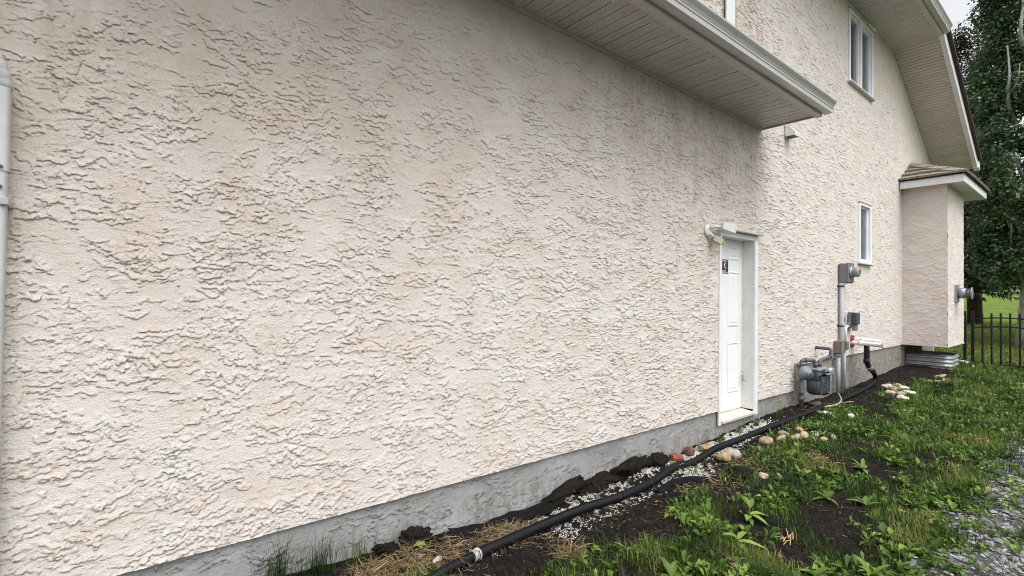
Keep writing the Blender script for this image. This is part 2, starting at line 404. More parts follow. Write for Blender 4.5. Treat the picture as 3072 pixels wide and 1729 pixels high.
class Sheet:
    """height-field panels in the wall plane (facing -y) gathered into one mesh"""
    def __init__(s): s.v = []; s.q = []; s.n = 0
    def panel(s, xs, zs, y0, hf, hole=None, top=None):
        X, Z = np.meshgrid(xs, zs); H = hf(X, Z); Y = y0 - H
        edge = np.clip(np.minimum(np.minimum(Z - zs[0], zs[-1] - Z), .02) / .02, 0, 1); Z = Z - 1.5 * H * edge   # raised skins sag, so their lips overhang
        v = np.stack([X, Y, Z], -1).reshape(-1, 3); nx, nz = len(xs), len(zs)
        i = np.arange((nx - 1) * (nz - 1)); r = i // (nx - 1); c = i % (nx - 1); b = r * nx + c
        q = np.stack([b, b + 1, b + nx + 1, b + nx], -1)
        cx = (xs[c] + xs[c + 1]) / 2; cz = (zs[r] + zs[r + 1]) / 2; keep = np.ones(len(q), bool)
        for (a, bb, cc, dd) in (hole or []): keep &= ~((cx > a) & (cx < bb) & (cz > cc) & (cz < dd))
        if top is not None: keep &= cz < top(cx)
        s.v.append(v); s.q.append(q[keep] + s.n); s.n += len(v)
    def build(s, name, mat, parent, smooth=False):
        return link(name, np_mesh(name, np.concatenate(s.v), quads=np.concatenate(s.q), mat=mat, smooth=smooth), parent)

def rows(z0, z1, x, k=1.0, cap=.02): return np.linspace(z0, z1, max(2, int((z1 - z0) / min(cap, max(.0045, k * depth_at(x) / 493))) + 1))

SOF, EAVE_END, BASE1, BASE2, BASE_STEP = 3.47, 6.16, .152, .485, 7.22
UW = (9.30, 10.52, 4.97, 6.17); LW = (9.80, 10.42, 2.02, 3.04); DOOR = (5.17, 6.05, 0.0, 2.14)
RAKE0 = 11.9
def rake_z(x): return np.where(x < RAKE0, 6.30, 6.30 - .53 * (x - RAKE0))

house = thing('house', 'long cream stucco house side wall with grey cement foundation', 'house', (0, 0, 0))
sh = Sheet()
hf = lambda u, v: stucco_h(u, v, 0, .80) * (1 + .22 * sstep(2, 4, u))
hf_far = lambda u, v: stucco_h(u, v, 0, .88)
sh.panel(np.linspace(-3.5, -.5, 90), np.linspace(BASE1, SOF, 160), 0, hf)
for a, b in ((-.5, .45), (.45, 1.3), (1.3, 2.2), (2.2, 3.3), (3.3, 4.2), (4.2, DOOR[0])):
    zt = 2.72 if a < .4 else (3.2 if a < 1.2 else SOF)
    sh.panel(xcols(a, b, .9 if a < 2 else .85), rows(BASE1, zt, a, 1.0 if a < 2 else .64), 0, hf)
    if zt < SOF: sh.panel(xcols(a, b, 3), rows(zt, SOF, 5), 0, hf)
sh.panel(xcols(DOOR[0], DOOR[1], .9), rows(DOOR[3], SOF, 5.2, .55), 0, hf)
sh.panel(xcols(DOOR[1], BASE_STEP), rows(BASE1, SOF, 6, .55), 0, hf)
for a, b in ((BASE_STEP, 9.0), (9.0, 12.0), (12.0, 15.3)):
    sh.panel(xcols(a, b, 1), rows(BASE2, SOF, a, .6), 0, hf_far, [LW])
for a, b in ((-3.5, 3.0), (3.0, 6.2), (6.2, 9.0), (9.0, 12.0), (12.0, 15.3)):
    sh.panel(xcols(a, b, .8 if a > 0 else 20, .03 if a > 0 else .2), rows(SOF, 6.33, a, .6, .02) if a > 0 else np.linspace(SOF, 6.33, 20), 0, hf_far, [UW], rake_z)
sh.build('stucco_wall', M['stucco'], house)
fd = Sheet()
fd.panel(np.linspace(-3.5, .0, 60), np.linspace(-.45, BASE1 + .01, 20), .022, parge_h)
for a, b in ((.0, 1.3), (1.3, 2.4), (2.4, 3.6), (3.6, DOOR[0] + .02)): fd.panel(xcols(a, b), rows(-.30, BASE1 + .01, a), .022, parge_h)
fd.panel(xcols(DOOR[0] + .02, DOOR[1], 1), rows(-.45, .0, 5), .022, parge_h)
fd.panel(xcols(DOOR[1], BASE_STEP), rows(-.45, BASE1 + .01, 6), .022, parge_h)
fd.panel(xcols(BASE_STEP, 15.3), rows(-.45, BASE2 + .01, 7.5), .022, lambda u, v: parge_h(u, v) + stucco_h(u, v, 90, .6))
fd.build('foundation', M['parge'], house)
# raw patch edge where the parging steps up beside the gas meter
MB().box((BASE_STEP - .035, -.012, BASE1), (BASE_STEP - .003, .02, BASE2 + .03)).build('parging_edge', M['parge'], house)
# body of the house behind the wall, so no light leaks through
hb = MB(); hb.box((-3.5, .26, -.5), (15.28, 9, 3.4)); hb.box((-3.5, .26, 3.405), (11.9, 9, 6.42)); hb.build('house_body', M['inside'], house)
MB().box((15.285, 0.0, -.45), (15.35, 9, 4.4)).build('rear_wall', M['stucco'], house)

# ---------------------------------------------------------------- eaves, soffits, gutters, roof
FAS = -.665
def soffit_panel_mesh(w, d, ribs, name, mat):
    """one interlocking panel: width w along x, depth d along -y, V ribs across, edge lip"""
    prof = [(0, -.004), (.006, -.004), (.006, .002)]
    step = w / ribs
    for i in range(ribs):
        x = i * step
        if i: prof += [(x + .001, .016), (x + .010, .016)]
        prof += [(x + .014, 0), (x + step - .003, 0)]
    prof += [(w + .004, .010)]
    vs = [(x, 0, z) for x, z in prof] + [(x, -d, z) for x, z in prof]; n = len(prof)
    me = bpy.data.meshes.new(name); me.from_pydata(vs, [], [(i, i + 1, n + i + 1, n + i) for i in range(n - 1)]); me.materials.append(mat); me.update()
    return me
pm = soffit_panel_mesh(.43, .66, 4, 'soffit_panel', M['soffit'])
x = EAVE_END - .005
k = 0
while x > -3.6:
    o = link('soffit_panel', pm, house); o.location = (x - .43, -.004, SOF); x -= .43
pm2 = soffit_panel_mesh(.305, .75, 4, 'upper_soffit_panel', M['soffit_plain'])
x = RAKE0
while x > 5.0:
    o = link('soffit_panel', pm2, house); o.location = (x - .305, -.004, 6.30); x -= .305
ang = math.atan(.53); s = .0; L = math.hypot(3.45, 3.45 * .53)
while s < L:
    o = link('soffit_panel', pm2, house); o.rotation_euler = (0, ang, 0)
    o.location = (RAKE0 + s * math.cos(ang), -.004, 6.30 - s * math.sin(ang)); s += .305
MB().prism([(-.74, 6.312), (.25, 6.312), (.25, 6.90), (-.74, 6.43)], 'x', 11.84, 11.86).build('gable_closure', M['trim'], house)
MB().box((-3.6, -.030, SOF - .022), (EAVE_END, -.012, SOF - .002)).build('wall_channel', M['trim'], house)

def eave_set(x0, x1, z, yf, lip):
    # lip: return strip of the fascia cover under the soffit edge; fascia; k-style gutter
    f = MB(); f.box((x0, yf - .012, z - .035), (x1 + .004, yf, z + .15)); f.box((x0, yf, z - .035), (x1 + .004, yf + .055, z - .022))
    f.build('fascia', M['trim'], house)
    g0 = yf - .016
    prof = [(g0, z + .125), (g0, z - .005), (g0 - .085, z - .005), (g0 - .088, z + .030), (g0 - .094, z + .038), (g0 - .092, z + .05), (g0 - .104, z + .075), (g0 - .122, z + .10), (g0 - .126, z + .108), (g0 - .126, z + .122), (g0 - .112, z + .122),
            (g0 - .112, z + .110), (g0 - .106, z + .10), (g0 - .090, z + .075), (g0 - .08, z + .035), (g0 - .078, z + .003), (g0 - .008, z + .003), (g0 - .008, z + .125)]
    gm = MB(); gm.prism(prof, 'x', x0, x1 + .045)
    go = gm.build('gutter', M['gutter'], house)
    ec = MB(); ec.prism(prof[:11] + [(g0 - .02, z + .122)], 'x', x1 + .0455, x1 + .049); ec.build('gutter_end_cap', M['gutter'], go)
    return go
g1 = eave_set(-3.6, EAVE_END, SOF, FAS, 1)
eave_set(5.0, RAKE0 - .15, 6.30, -.765, 1)
MB().box((EAVE_END, -.64, SOF - .02), (EAVE_END + .012, -.003, SOF + .11)).build('eave_return', M['trim'], house)
rp = MB(); rp.prism([(-.755, SOF + .10), (-.755, SOF + .118), (-.014, SOF + .50), (-.014, SOF + .48)], 'x', -3.6, EAVE_END); rp.build('lower_roof', M['roof_dark'], house)
rp = MB(); rp.prism([(-.855, 6.40), (-.855, 6.418), (5, 9.4), (5, 9.38)], 'x', 4.9, RAKE0 + .05); rp.build('upper_roof', M['roof_dark'], house)
# sloping rake end: white barge board, dark roof edge
ca, sa = math.cos(ang), math.sin(ang)
def rk(s_, y, h): return (RAKE0 + s_ * ca + h * sa, y, 6.30 - s_ * sa + h * ca)
def slope_box(s0, s1, y0, y1, h0, h1):
    vs = [rk(s_, y, h) for s_ in (s0, s1) for y in (y0, y1) for h in (h0, h1)]
    return vs, [(0, 1, 3, 2), (4, 6, 7, 5), (0, 4, 5, 1), (2, 3, 7, 6), (0, 2, 6, 4), (1, 5, 7, 3)]
b = MB(); b.add(*slope_box(-.12, 3.93, -.775, -.757, -.03, .15)); b.add(*slope_box(-.10, 3.90, -.757, -.70, -.03, -.018)); b.build('barge_board', M['white'], house)
b = MB(); b.add(*slope_box(-.05, 3.97, -.84, 4.0, .153, .20)); b.build('rake_roof', M['roof_dark'], house)
b = MB(); b.add(*slope_box(3.87, 3.99, -.80, -.70, -.05, .14)); b.build('barge_end', M['white'], house)

# ---------------------------------------------------------------- openings
def window(x0, x1, z0, z1, lights, nm):
    w = MB(); f = .044
    for (a, b, c, d) in ((x0 - .01, x0 + f, z0, z1), (x1 - f, x1 + .01, z0, z1), (x0 + f, x1 - f, z1 - f, z1 + .004), (x0 + f, x1 - f, z0 - .004, z0 + f)):
        w.box((a, -.030, c), (b, .10, d), .006)
    wo_ = w.build('window', M['vinyl'], house)
    inner = (x1 - f - (x0 + f)); mull = .075; n = lights
    pw = (inner - mull * (n - 1)) / n
    for i in range(n):
        a = x0 + f + i * (pw + mull)
        if i: MB().box((a - mull + .0015, -.022, z0 + f - .01), (a - .0015, .09, z1 - f + .01), .006).build('mullion', M['vinyl'], wo_)
        sf = MB(); q = .026
        for (aa, bb, cc, dd) in ((a + .001, a + q, z0 + f + .001, z1 - f - .001), (a + pw - q, a + pw - .001, z0 + f + .001, z1 - f - .001), (a + q, a + pw - q, z1 - f - q, z1 - f - .001), (a + q, a + pw - q, z0 + f + .001, z0 + f + q)):
            sf.box((aa, .012, cc), (bb, .075, dd), .004)
        sf.build('sash', M['vinyl'], wo_)
        MB().box((a + q - .004, .040, z0 + f + q - .004), (a + pw - q + .004, .046, z1 - f - q + .004)).build('pane', M['glass'], wo_)
        bl = MB(); zz = z1 - f - q
        while zz > z0 + f + q + (.16 if n == 2 else 0.0):
            bl.obox((a + pw / 2, .135, zz), (1, 0, 0), (0, 1, .6), (0, -.6, 1), pw, .03, .002); zz -= .026
        bl.build('blind', M['blind'], wo_)
    s_ = MB(); s_.box((x0 - .03, -.06, z0 - .028), (x1 + .03, -.002, z0 - .006), .004); s_.build('window_sill', M['trim'], wo_)
    cp = MB(); cp.box((x0 - .02, -.04, z1 + .006), (x1 + .02, -.002, z1 + .014)); cp.build('drip_cap', M['gutter'], wo_)
window(*UW[:2], *UW[2:], 2, 'upper'); window(*LW[:2], *LW[2:], 1, 'lower')
bw = MB(); bw.box((12.60, -.012, .02), (12.655, .018, .47), .004); bw.box((14.10, -.012, .02), (14.155, .018, .47), .004); bw.box((12.656, -.011, .43), (14.099, .018, .47), .004); bw.box((12.656, -.011, .02), (14.099, .018, .065), .004); bw.box((13.35, -.010, .066), (13.39, .016, .429), .004); bwo = bw.build('basement_window_shade', M['brown_box'], house)  # window widened, with near-black panes painting the shade under the bay
for xa, xb in ((12.656, 13.349), (13.391, 14.099)): MB().box((xa, -.002, .066), (xb, .004, .429)).build('pane', M['inside'], bwo)

x0, x1, z0, z1 = DOOR; RC = .14
fr = MB()
fr.box((x0 - .010, -.018, -.005), (x0 + .040, .004, z1 + .002), .004); fr.box((x1 - .060, -.024, -.0), (x1 + .010, .004, z1 + .002), .004)
fr.box((x0 + .042, -.016, z1 - .062), (x1 - .062, .006, z1), .004)
dfr = fr.build('door_frame', M['white'], house)
jb = MB(); jb.box((x1 - .055, .0055, .06), (x1 - .03, RC + .05, z1 - .06)); jb.box((x0 + .02, .0055, .06), (x0 + .045, RC + .05, z1 - .06)); jb.box((x0 + .02, .0075, z1 - .058), (x1 - .03, RC + .05, z1 - .03))
jb.build('door_jamb', M['jamb'], dfr)
MB().prism([(-.032, .012), (-.032, .036), (RC + .05, .062), (RC + .05, .012)], 'x', x0 + .052, x1 - .062).build('door_sill', M['sill'], dfr)
cp = MB(); cp.prism([(-.075, z1 - .004), (-.078, z1 + .006), (-.0, z1 + .036), (-.0, z1 + .004)], 'x', x0 - .03, x1 + .03)
cp.build('door_drip_cap', M['gutter'], dfr)
sx0, sx1 = x0 + .047, x1 - .057
door = MB(); door.box((sx0, RC, .066), (sx1, RC + .045, z1 - .06)); dob = door.build('door', M['door'], house)
for (px0, px1) in ((5.262, 5.515), (5.645, 5.90)):
    for (pz0, pz1) in ((1.84, 2.01), (1.05, 1.71), (.27, .87)):
        m = MB()
        for k2, (e, y) in enumerate(((0, -.0015), (.018, -.010), (.035, .004), (.055, -.006))):
            m.add([(px0 + e, RC + y, pz0 + e), (px1 - e, RC + y, pz0 + e), (px1 - e, RC + y, pz1 - e), (px0 + e, RC + y, pz1 - e)], [(0, 1, 2, 3)] if k2 == 3 else [])
        vs = [tuple(v) for v in m.v]; fs = [(12, 13, 14, 15)]
        for r in range(3):
            for i in range(4): fs.append((r * 4 + i, r * 4 + (i + 1) % 4, r * 4 + 4 + (i + 1) % 4, r * 4 + 4 + i))
        MB().add(vs, fs).build('door_panel', M['door'], dob)
hn = MB(); hn.cyl((5.29, RC, 1.0), (5.29, RC - .02, 1.0), .032); hn.cyl((5.29, RC - .02, 1.0), (5.29, RC - .045, 1.0), .012); hn.tube([(5.29, RC - .045, 1.0), (5.29, RC - .06, 1.0), (5.29, RC - .085, 1.0), (5.29, RC - .095, 1.0)], [.014, .028, .03, .016], 14)
hn.build('door_knob', M['chrome'], dob)

# ---------------------------------------------------------------- bay (chimney chase) with hipped shingle roof
BX0, BX1, BY, BZ0, BZ1 = 12.55, 14.17, -.70, .50, 3.66
bay = thing('fireplace_bay', 'cream stucco bay on the far wall with hipped shingle roof', 'bay', (BX0, BY, BZ0))
bm_ = MB((BX0, BY, BZ0))
def bay_sheet(name, fn, us, vs_, seed):
    U, V = np.meshgrid(us, vs_); H = stucco_h(U, V, seed, 1.25)
    P = fn(U, V, H).reshape(-1, 3) - np.array([BX0, BY, BZ0]); nx = len(us); nz = len(vs_)
    i = np.arange((nx - 1) * (nz - 1)); bq = (i // (nx - 1)) * nx + i % (nx - 1)
    link(name, np_mesh(name, P, quads=np.stack([bq, bq + nx, bq + nx + 1, bq + 1], -1), mat=M['stucco']), bay)
us = np.linspace(0, .70, 56); vv = np.arange(BZ0, BZ1 + .001, .014)
bay_sheet('bay_side_wall', lambda u, v, h: np.stack([BX0 - h, -u, v], -1), us, vv, 30)
us = np.linspace(BX0 - .004, BX1, 70)
bay_sheet('bay_front_wall', lambda u, v, h: np.stack([u, BY - h, v], -1), us, vv, 31)
c = MB((BX0, BY, BZ0)); c.box((BX0 + .004, BY + .004, BZ0 + .006), (BX1 - .002, -.005, BZ1)); c.build('bay_core', M['stucco'], bay)
c = MB((BX0, BY, BZ0)); c.box((BX0 - .012, BY - .016, BZ0 - .012), (BX1, -.004, BZ0 + .004)); c.build('bay_floor', M['trim'], bay)
RX0, RX1, RY, RZ = 12.31, 14.86, -.98, 3.655
c = MB((BX0, BY, BZ0)); c.box((RX0 + .012, RY + .012, RZ - .006), (RX1 - .012, -.012, RZ + .006)); c.build('bay_soffit', M['soffit_plain'], bay)
for a, b_ in (((RX0, RY, RZ - .025), (RX0 + .014, -.012, RZ + .115)), ((RX0 + .0145, RY, RZ - .025), (RX1, RY + .014, RZ + .115)), ((RX1 - .014, RY + .0145, RZ - .025), (RX1, -.012, RZ + .115))):
    c = MB((BX0, BY, BZ0)); c.box(a, b_); c.build('bay_fascia', M['white'], bay)
# roof deck: hip from the front-left corner to the ridge on the wall
PK = 4.26; HX = .90; ez = RZ + .118; ov = .035
A = Vector((RX0 - ov, -.004, ez)); B = Vector((RX0 - ov, RY - ov, ez)); Cc = Vector((RX1 + ov, RY - ov, ez)); D = Vector((RX1 + ov, -.004, ez))
P1 = Vector((RX0 + HX, -.004, PK)); P2 = Vector((RX1 - HX, -.004, PK))
c = MB((BX0, BY, BZ0)); c.add([A, B, Cc, D, P1, P2], [(0, 1, 4), (1, 2, 5, 4), (2, 3, 5), (0, 3, 2, 1)]); c.build('bay_roof_deck', M['roof_dark'], bay)
rr = random.Random(3)
def course(E0, E1, T0, T1, ncourse, nm):
    """courses of shingles on the face between the eave E0-E1 and the top T0-T1"""
    nrm = (E1 - E0).cross(T0 - E0).normalized()
    if nrm.z < 0: nrm = -nrm
    for k in range(ncourse):
        t0, t1 = k / ncourse, min(1.0, (k + 1.25) / ncourse)
        a0, a1 = E0.lerp(T0, t0), E1.lerp(T1, t0); b0, b1 = E0.lerp(T0, t1), E1.lerp(T1, t1)
        wdt = (a1 - a0).length; n = max(1, round(wdt / .34)); cuts = [0] + [(i + rr.uniform(-.2, .2)) / n for i in range(1, n)] + [1]
        for i in range(n):
            g = .004 / max(wdt, .1)
            u0, u1 = cuts[i] + g, cuts[i + 1] - g
            th = rr.uniform(.036, .050); lift = .020 + rr.uniform(0, .006)
            q = [a0.lerp(a1, u0), a0.lerp(a1, u1), b0.lerp(b1, u1), b0.lerp(b1, u0)]
            lo = [q[0] + nrm * lift, q[1] + nrm * lift, q[2] + nrm * .002, q[3] + nrm * .002]
            hi = [q[0] + nrm * (lift + th), q[1] + nrm * (lift + th), q[2] + nrm * .012, q[3] + nrm * .012]
            c = MB((BX0, BY, BZ0)); c.add(lo + hi, [(3, 2, 1, 0), (4, 5, 6, 7), (0, 1, 5, 4), (1, 2, 6, 5), (2, 3, 7, 6), (3, 0, 4, 7)])
            c.build('shingle', M['shingle'], bay)
course(A, B, P1, P1 + Vector((.001, -.001, 0)), 4, 'l'); course(B, Cc, P1, P2, 4, 'f')
for (H0, H1) in ((B, P1), (Cc, P2)):
    d = (H1 - H0); n = 4
    for i in range(n):
        a = H0 + d * (i / n) ; b2 = H0 + d * ((i + 1.12) / n); dd = d.normalized()
        for sgn in (-1, 1):
            f1 = Vector((0, 1, 0)) if sgn < 0 else (Vector((1, 0, 0)) if H0 is B else Vector((-1, 0, 0)))
            w = f1 * .20; up = Vector((0, 0, .055)); th = Vector((0, 0, .028))
            q = [a + up, b2 + up * .7, b2 + up * .7 + w, a + up + w]
            if sgn < 0: q = q[::-1]
            c = MB((BX0, BY, BZ0)); c.add(q + [p + th for p in q], [(3, 2, 1, 0), (4, 5, 6, 7), (0, 1, 5, 4), (1, 2, 6, 5), (2, 3, 7, 6), (3, 0, 4, 7)]); c.build('hip_cap_shingle', M['shingle'], bay)

MB().box((5.25, -.034, 4.02), (5.44, -.012, 6.29), .004).build('trim_board', M['white'], house)
MB().tube([(5.232, -.02, 4.02), (5.232, -.02, 6.29)], .006, 6).build('cable', M['black_metal'], house)  # thin black tube standing in for the shadow gap left of the board

# ---------------------------------------------------------------- things fixed to the wall
def at(name, label, cat, o, group=None): return thing(name, label, cat, o, group), Vector(o)

t, O = at('downspout', 'pale grey round-cornered downspout at the left edge of the wall', 'downspout', (-.35, -.065, -.12))
def rrect(w, d, r, n=4):
    pts = []
    for cx, cy, a0 in ((w - r, d - r, 0), (-w + r, d - r, 90), (-w + r, -d + r, 180), (w - r, -d + r, 270)):
        for i in range(n + 1):
            a = math.radians(a0 + 90 * i / n); pts.append((cx + r * math.cos(a), cy + r * math.sin(a)))
    return pts
def loft(mb, rings, smooth=True):
    n = len(rings[0]); vs = [p for r in rings for p in r]; fs = []
    for i in range(len(rings) - 1):
        for k in range(n): fs.append((i * n + k, i * n + (k + 1) % n, (i + 1) * n + (k + 1) % n, (i + 1) * n + k))
    mb.add(vs, fs, smooth)
base = rrect(.045, .035, .016)
M['spout'] = worn('downspout_metal', (.56, .575, .56), .4, var=.05, scale=4, dirt=(.3, .3, .26), dirt_amt=.25)
m = MB(O); loft(m, [[(O.x + a, O.y + b, z) for a, b in base] for z in (-.12, .6, 1.2, 1.855)]); m.build('pipe', M['spout'], t)
b2 = [(a * 1.07, b * 1.07) for a, b in base]
m = MB(O); loft(m, [[(O.x + a, O.y + b, z) for a, b in b2] for z in (1.83, 1.858, 2.0, 2.16)]); m.build('pipe', M['spout'], t)
m = MB(O); rings = []
for i in range(25):
    s = i / 24; a = s * math.radians(62); k = 1.07 + (.07 if i % 3 == 1 else 0.0) + .03
    cx, cz = O.x - .20 * (1 - math.cos(a)), 2.15 + .20 * math.sin(a)
    rings.append([(cx + p * k * math.cos(a), O.y + q * k - s * .06, cz - 0 + p * k * math.sin(a)) for p, q in base])
loft(m, rings); e0 = rings[-1]
loft(m, [e0, [(x - .35, y - .45, z + .9) for x, y, z in e0]]); m.build('ribbed_elbow', M['spout'], t)
m = MB(O); m.box((O.x - .055, O.y - .045, 1.70), (O.x + .056, O.y + .06, 1.73), .004); m.build('strap', M['gutter'], t)
for z in (1.845, 1.77):
    m = MB(O); m.cyl((O.x + .03, O.y - .036, z), (O.x + .03, O.y - .046, z), .006, 8); m.build('screw', M['gas_pipe'], t)

t, O = at('flood_light', 'white motion flood light left of the door head with tan sensor', 'light', (4.91, -.01, 2.10))
m = MB(O); m.tube([(4.91, -.004, 2.1), (4.91, -.02, 2.1), (4.91, -.034, 2.1)], [.066, .066, .05], 24); m.build('wall_plate', M['lamp_white'], t)
m = MB(O); m.tube(bend([(4.915, -.03, 2.125), (4.935, -.085, 2.14), (5.03, -.10, 2.145)], .03), .015, 10); m.build('arm', M['lamp_white'], t)
def frustum(mb, c, d, up, w0, h0, w1, h1, L):
    c = Vector(c); d = Vector(d).normalized(); s_ = d.cross(Vector(up)).normalized(); u = s_.cross(d)
    vs = [c + s_ * (i * w0) + u * (j * h0) for i, j in ((-1, -1), (1, -1), (1, 1), (-1, 1))] + [c + d * L + s_ * (i * w1) + u * (j * h1) for i, j in ((-1, -1), (1, -1), (1, 1), (-1, 1))]
    mb.add(vs, [(3, 2, 1, 0), (0, 1, 5, 4), (1, 2, 6, 5), (2, 3, 7, 6), (3, 0, 4, 7)]); return [v + d * -.012 for v in vs[4:]]
m = MB(O); face = frustum(m, (5.02, -.10, 2.15), (.85, -.30, -.16), (0, 0, 1), .036, .032, .066, .05, .15); m.build('lamp_head', M['lamp_white'], t)
m = MB(O); m.add(face, [(0, 1, 2, 3)]); m.build('lens', M['lamp_grey'], t)
m = MB(O); m.tube([(4.915, -.03, 2.075), (4.94, -.07, 2.03)], .014, 8); m.build('arm', M['lamp_white'], t)
m = MB(O); m.obox((4.975, -.085, 2.0), (.6, -.6, -.5), (.6, .75, 0), (.3, -.25, .9), .10, .075, .06); m.obox((5.02, -.128, 1.968), (.6, -.6, -.5), (.6, .75, 0), (.3, -.25, .9), .012, .05, .035); m.build('sensor', M['lamp_tan'], t)

t, O = at('warning_sticker', 'small black and red camera warning sticker on the white door', 'sticker', (5.565, RC - .003, 1.755))
sb, sr, sw = worn('sticker_black', (.032, .016, .036), .3), worn('sticker_red', (.42, .06, .07), .3), worn('sticker_white', (.62, .6, .64), .35)
x0, x1, z0, z1 = 5.495, 5.645, 1.675, 1.84
m = MB(O); m.box((x0, RC - .003, z0), (x1, RC - .0005, z1)); m.build('backing', sb, t)
m = MB(O); m.box((x0 + .008, RC - .0042, z1 - .028), (x1 - .008, RC - .0032, z1 - .007)); m.build('red_band', sr, t)
m = MB(O)
for i in range(7): m.box((x0 + .016 + i * .0115, RC - .0052, z1 - .023), (x0 + .024 + i * .0115, RC - .0044, z1 - .012))
for i in range(5): m.box((x0 + .018 + i * .0155, RC - .0042, z0 + .022), (x0 + .030 + i * .0155, RC - .0032, z0 + .038))
m.box((x0 + .014, RC - .0042, z0 + .008), (x1 - .012, RC - .0032, z0 + .014)); m.build('lettering', sw, t)
m = MB(O); cx, cz = 5.565, 1.775
m.prism([(cx - .030, cz - .004), (cx - .008, cz - .026), (cx + .014, cz + .012), (cx + .018, cz + .034), (cx - .002, cz + .028)], 'y', RC - .0042, RC - .0032)
m.prism([(cx - .004, cz - .034), (cx + .012, cz - .036), (cx + .026, cz - .05), (cx + .026, cz - .014), (cx + .012, cz - .026), (cx - .004, cz - .024)], 'y', RC - .0042, RC - .0032); m.build('camera_picture', sw, t)

t, O = at('vent_hood', 'small white exhaust hood just under the end of the eave', 'vent', (6.92, -.01, 3.56))
m = MB(O); m.prism([(-.006, 3.52), (-.006, 3.67), (-.05, 3.66), (-.13, 3.57), (-.13, 3.52), (-.122, 3.52), (-.122, 3.565), (-.045, 3.645), (-.02, 3.645), (-.02, 3.52)], 'x', 6.85, 6.99)
m.prism([(-.0065, 3.52), (-.0065, 3.67), (-.05, 3.66), (-.13, 3.57), (-.13, 3.52)], 'x', 6.842, 6.85); m.prism([(-.0065, 3.52), (-.0065, 3.67), (-.05, 3.66), (-.13, 3.57), (-.13, 3.52)], 'x', 6.99, 6.998); m.build('hood', M['lamp_white'], t)
m = MB(O); m.box((6.852, -.115, 3.525), (6.988, -.022, 3.53)); m.build('damper', M['black_metal'], t)

# electric meter and its conduit
t, O = at('electric_meter', 'grey electric meter box with round glass meter below the small window', 'meter', (8.98, -.01, 1.64))
m = MB(O); m.box((8.84, -.125, 1.645), (9.12, -.012, 1.955), .01); m.build('box', M['grey_box'], t)
m = MB(O); m.box((8.836, -.140, 1.66), (9.124, -.1255, 1.965), .006); m.build('cover', M['grey_box'], t)
m = MB(O); m.tube([(8.98, -.14, 1.82), (8.98, -.165, 1.82)], .092, 24); m.build('ring', M['chrome'], t)
m = MB(O); m.tube([(8.98, -.165, 1.82), (8.98, -.235, 1.82), (8.98, -.25, 1.82), (8.98, -.256, 1.82)], [.080, .078, .07, .05], 24); m.build('glass_cover', worn('meter_glass', (.30, .30, .26), .15, var=.15, scale=20), t)
m = MB(O); m.box((8.95, -.2575, 1.80), (9.01, -.2565, 1.84)); m.build('dial', M['gas_dark'], t)
t, O = at('conduit', 'tall grey conduit running down from the meter box', 'conduit', (8.86, -.045, -.08))
m = MB(O); m.tube([(8.86, -.045, 1.646), (8.86, -.045, -.1)], .034, 14); m.build('pipe', M['grey_lite'], t)
for z in (1.60, .98):
    m = MB(O); m.tube([(8.86, -.045, z - .015), (8.86, -.045, z + .015)], .038, 14); m.box((8.79, -.012, z - .012), (8.93, -.004, z + .012)); m.build('strap', M['gas_pipe'], t)
t, O = at('conduit', 'short pale conduit rising into the brown junction box', 'conduit', (8.70, -.05, -.08))
m = MB(O); m.tube([(8.70, -.05, .555), (8.70, -.05, -.1)], .031, 14); m.build('pipe', M['grey_lite'], t)
m = MB(O); m.tube([(8.70, -.05, .51), (8.70, -.05, .56)], .038, 14); m.build('coupling', M['grey_lite'], t)
t, O = at('junction_box', 'weathered brown junction box beside the tall conduit', 'junction box', (8.70, -.01, .56))
m = MB(O); m.box((8.64, -.105, .562), (8.77, -.012, .755), .008); m.build('box', M['brown_box'], t)
m = MB(O); m.box((8.636, -.115, .568), (8.774, -.1055, .76), .004); m.build('lid', M['brown_box'], t)
t, O = at('conduit', 'thin grey conduit with small box and white bent top', 'conduit', (9.01, -.04, -.08))
m = MB(O); m.tube([(9.01, -.04, .60), (9.01, -.04, -.1)], .022, 12); m.build('pipe', M['grey_lite'], t)
m = MB(O); m.box((8.975, -.09, .60), (9.055, -.012, .735), .006); m.build('small_box', M['grey_box'], t)
m = MB(O); m.tube(bend([(9.01, -.055, .735), (9.01, -.055, .95), (9.13, -.055, .97)], .09, 6), .017, 10); m.build('white_tube', M['pvc_white'], t)
t, O = at('disconnect_box', 'dark grey switch box with cable above the white pipes', 'switch box', (9.34, -.01, .89))
m = MB(O); m.box((9.26, -.06, .93), (9.44, -.012, 1.19), .008); m.build('back_box', M['grey_box'], t)
m = MB(O); m.box((9.26, -.135, .99), (9.42, -.0605, 1.18), .008); m.build('cover', M['gas_dark'], t)
m = MB(O); m.box((9.28, -.115, .89), (9.40, -.0605, .988), .008); m.build('lower_cover', M['grey_box'], t)
m = MB(O); m.tube(spline([(8.89, -.03, 1.12), (8.96, -.05, 1.05), (9.06, -.06, 1.0), (9.26, -.05, 1.03)], 6), .007, 6); m.tube([(9.02, -.02, 1.15), (9.0, -.025, 1.05)], .035, 10); m.build('cable', M['gas_lite'], t)

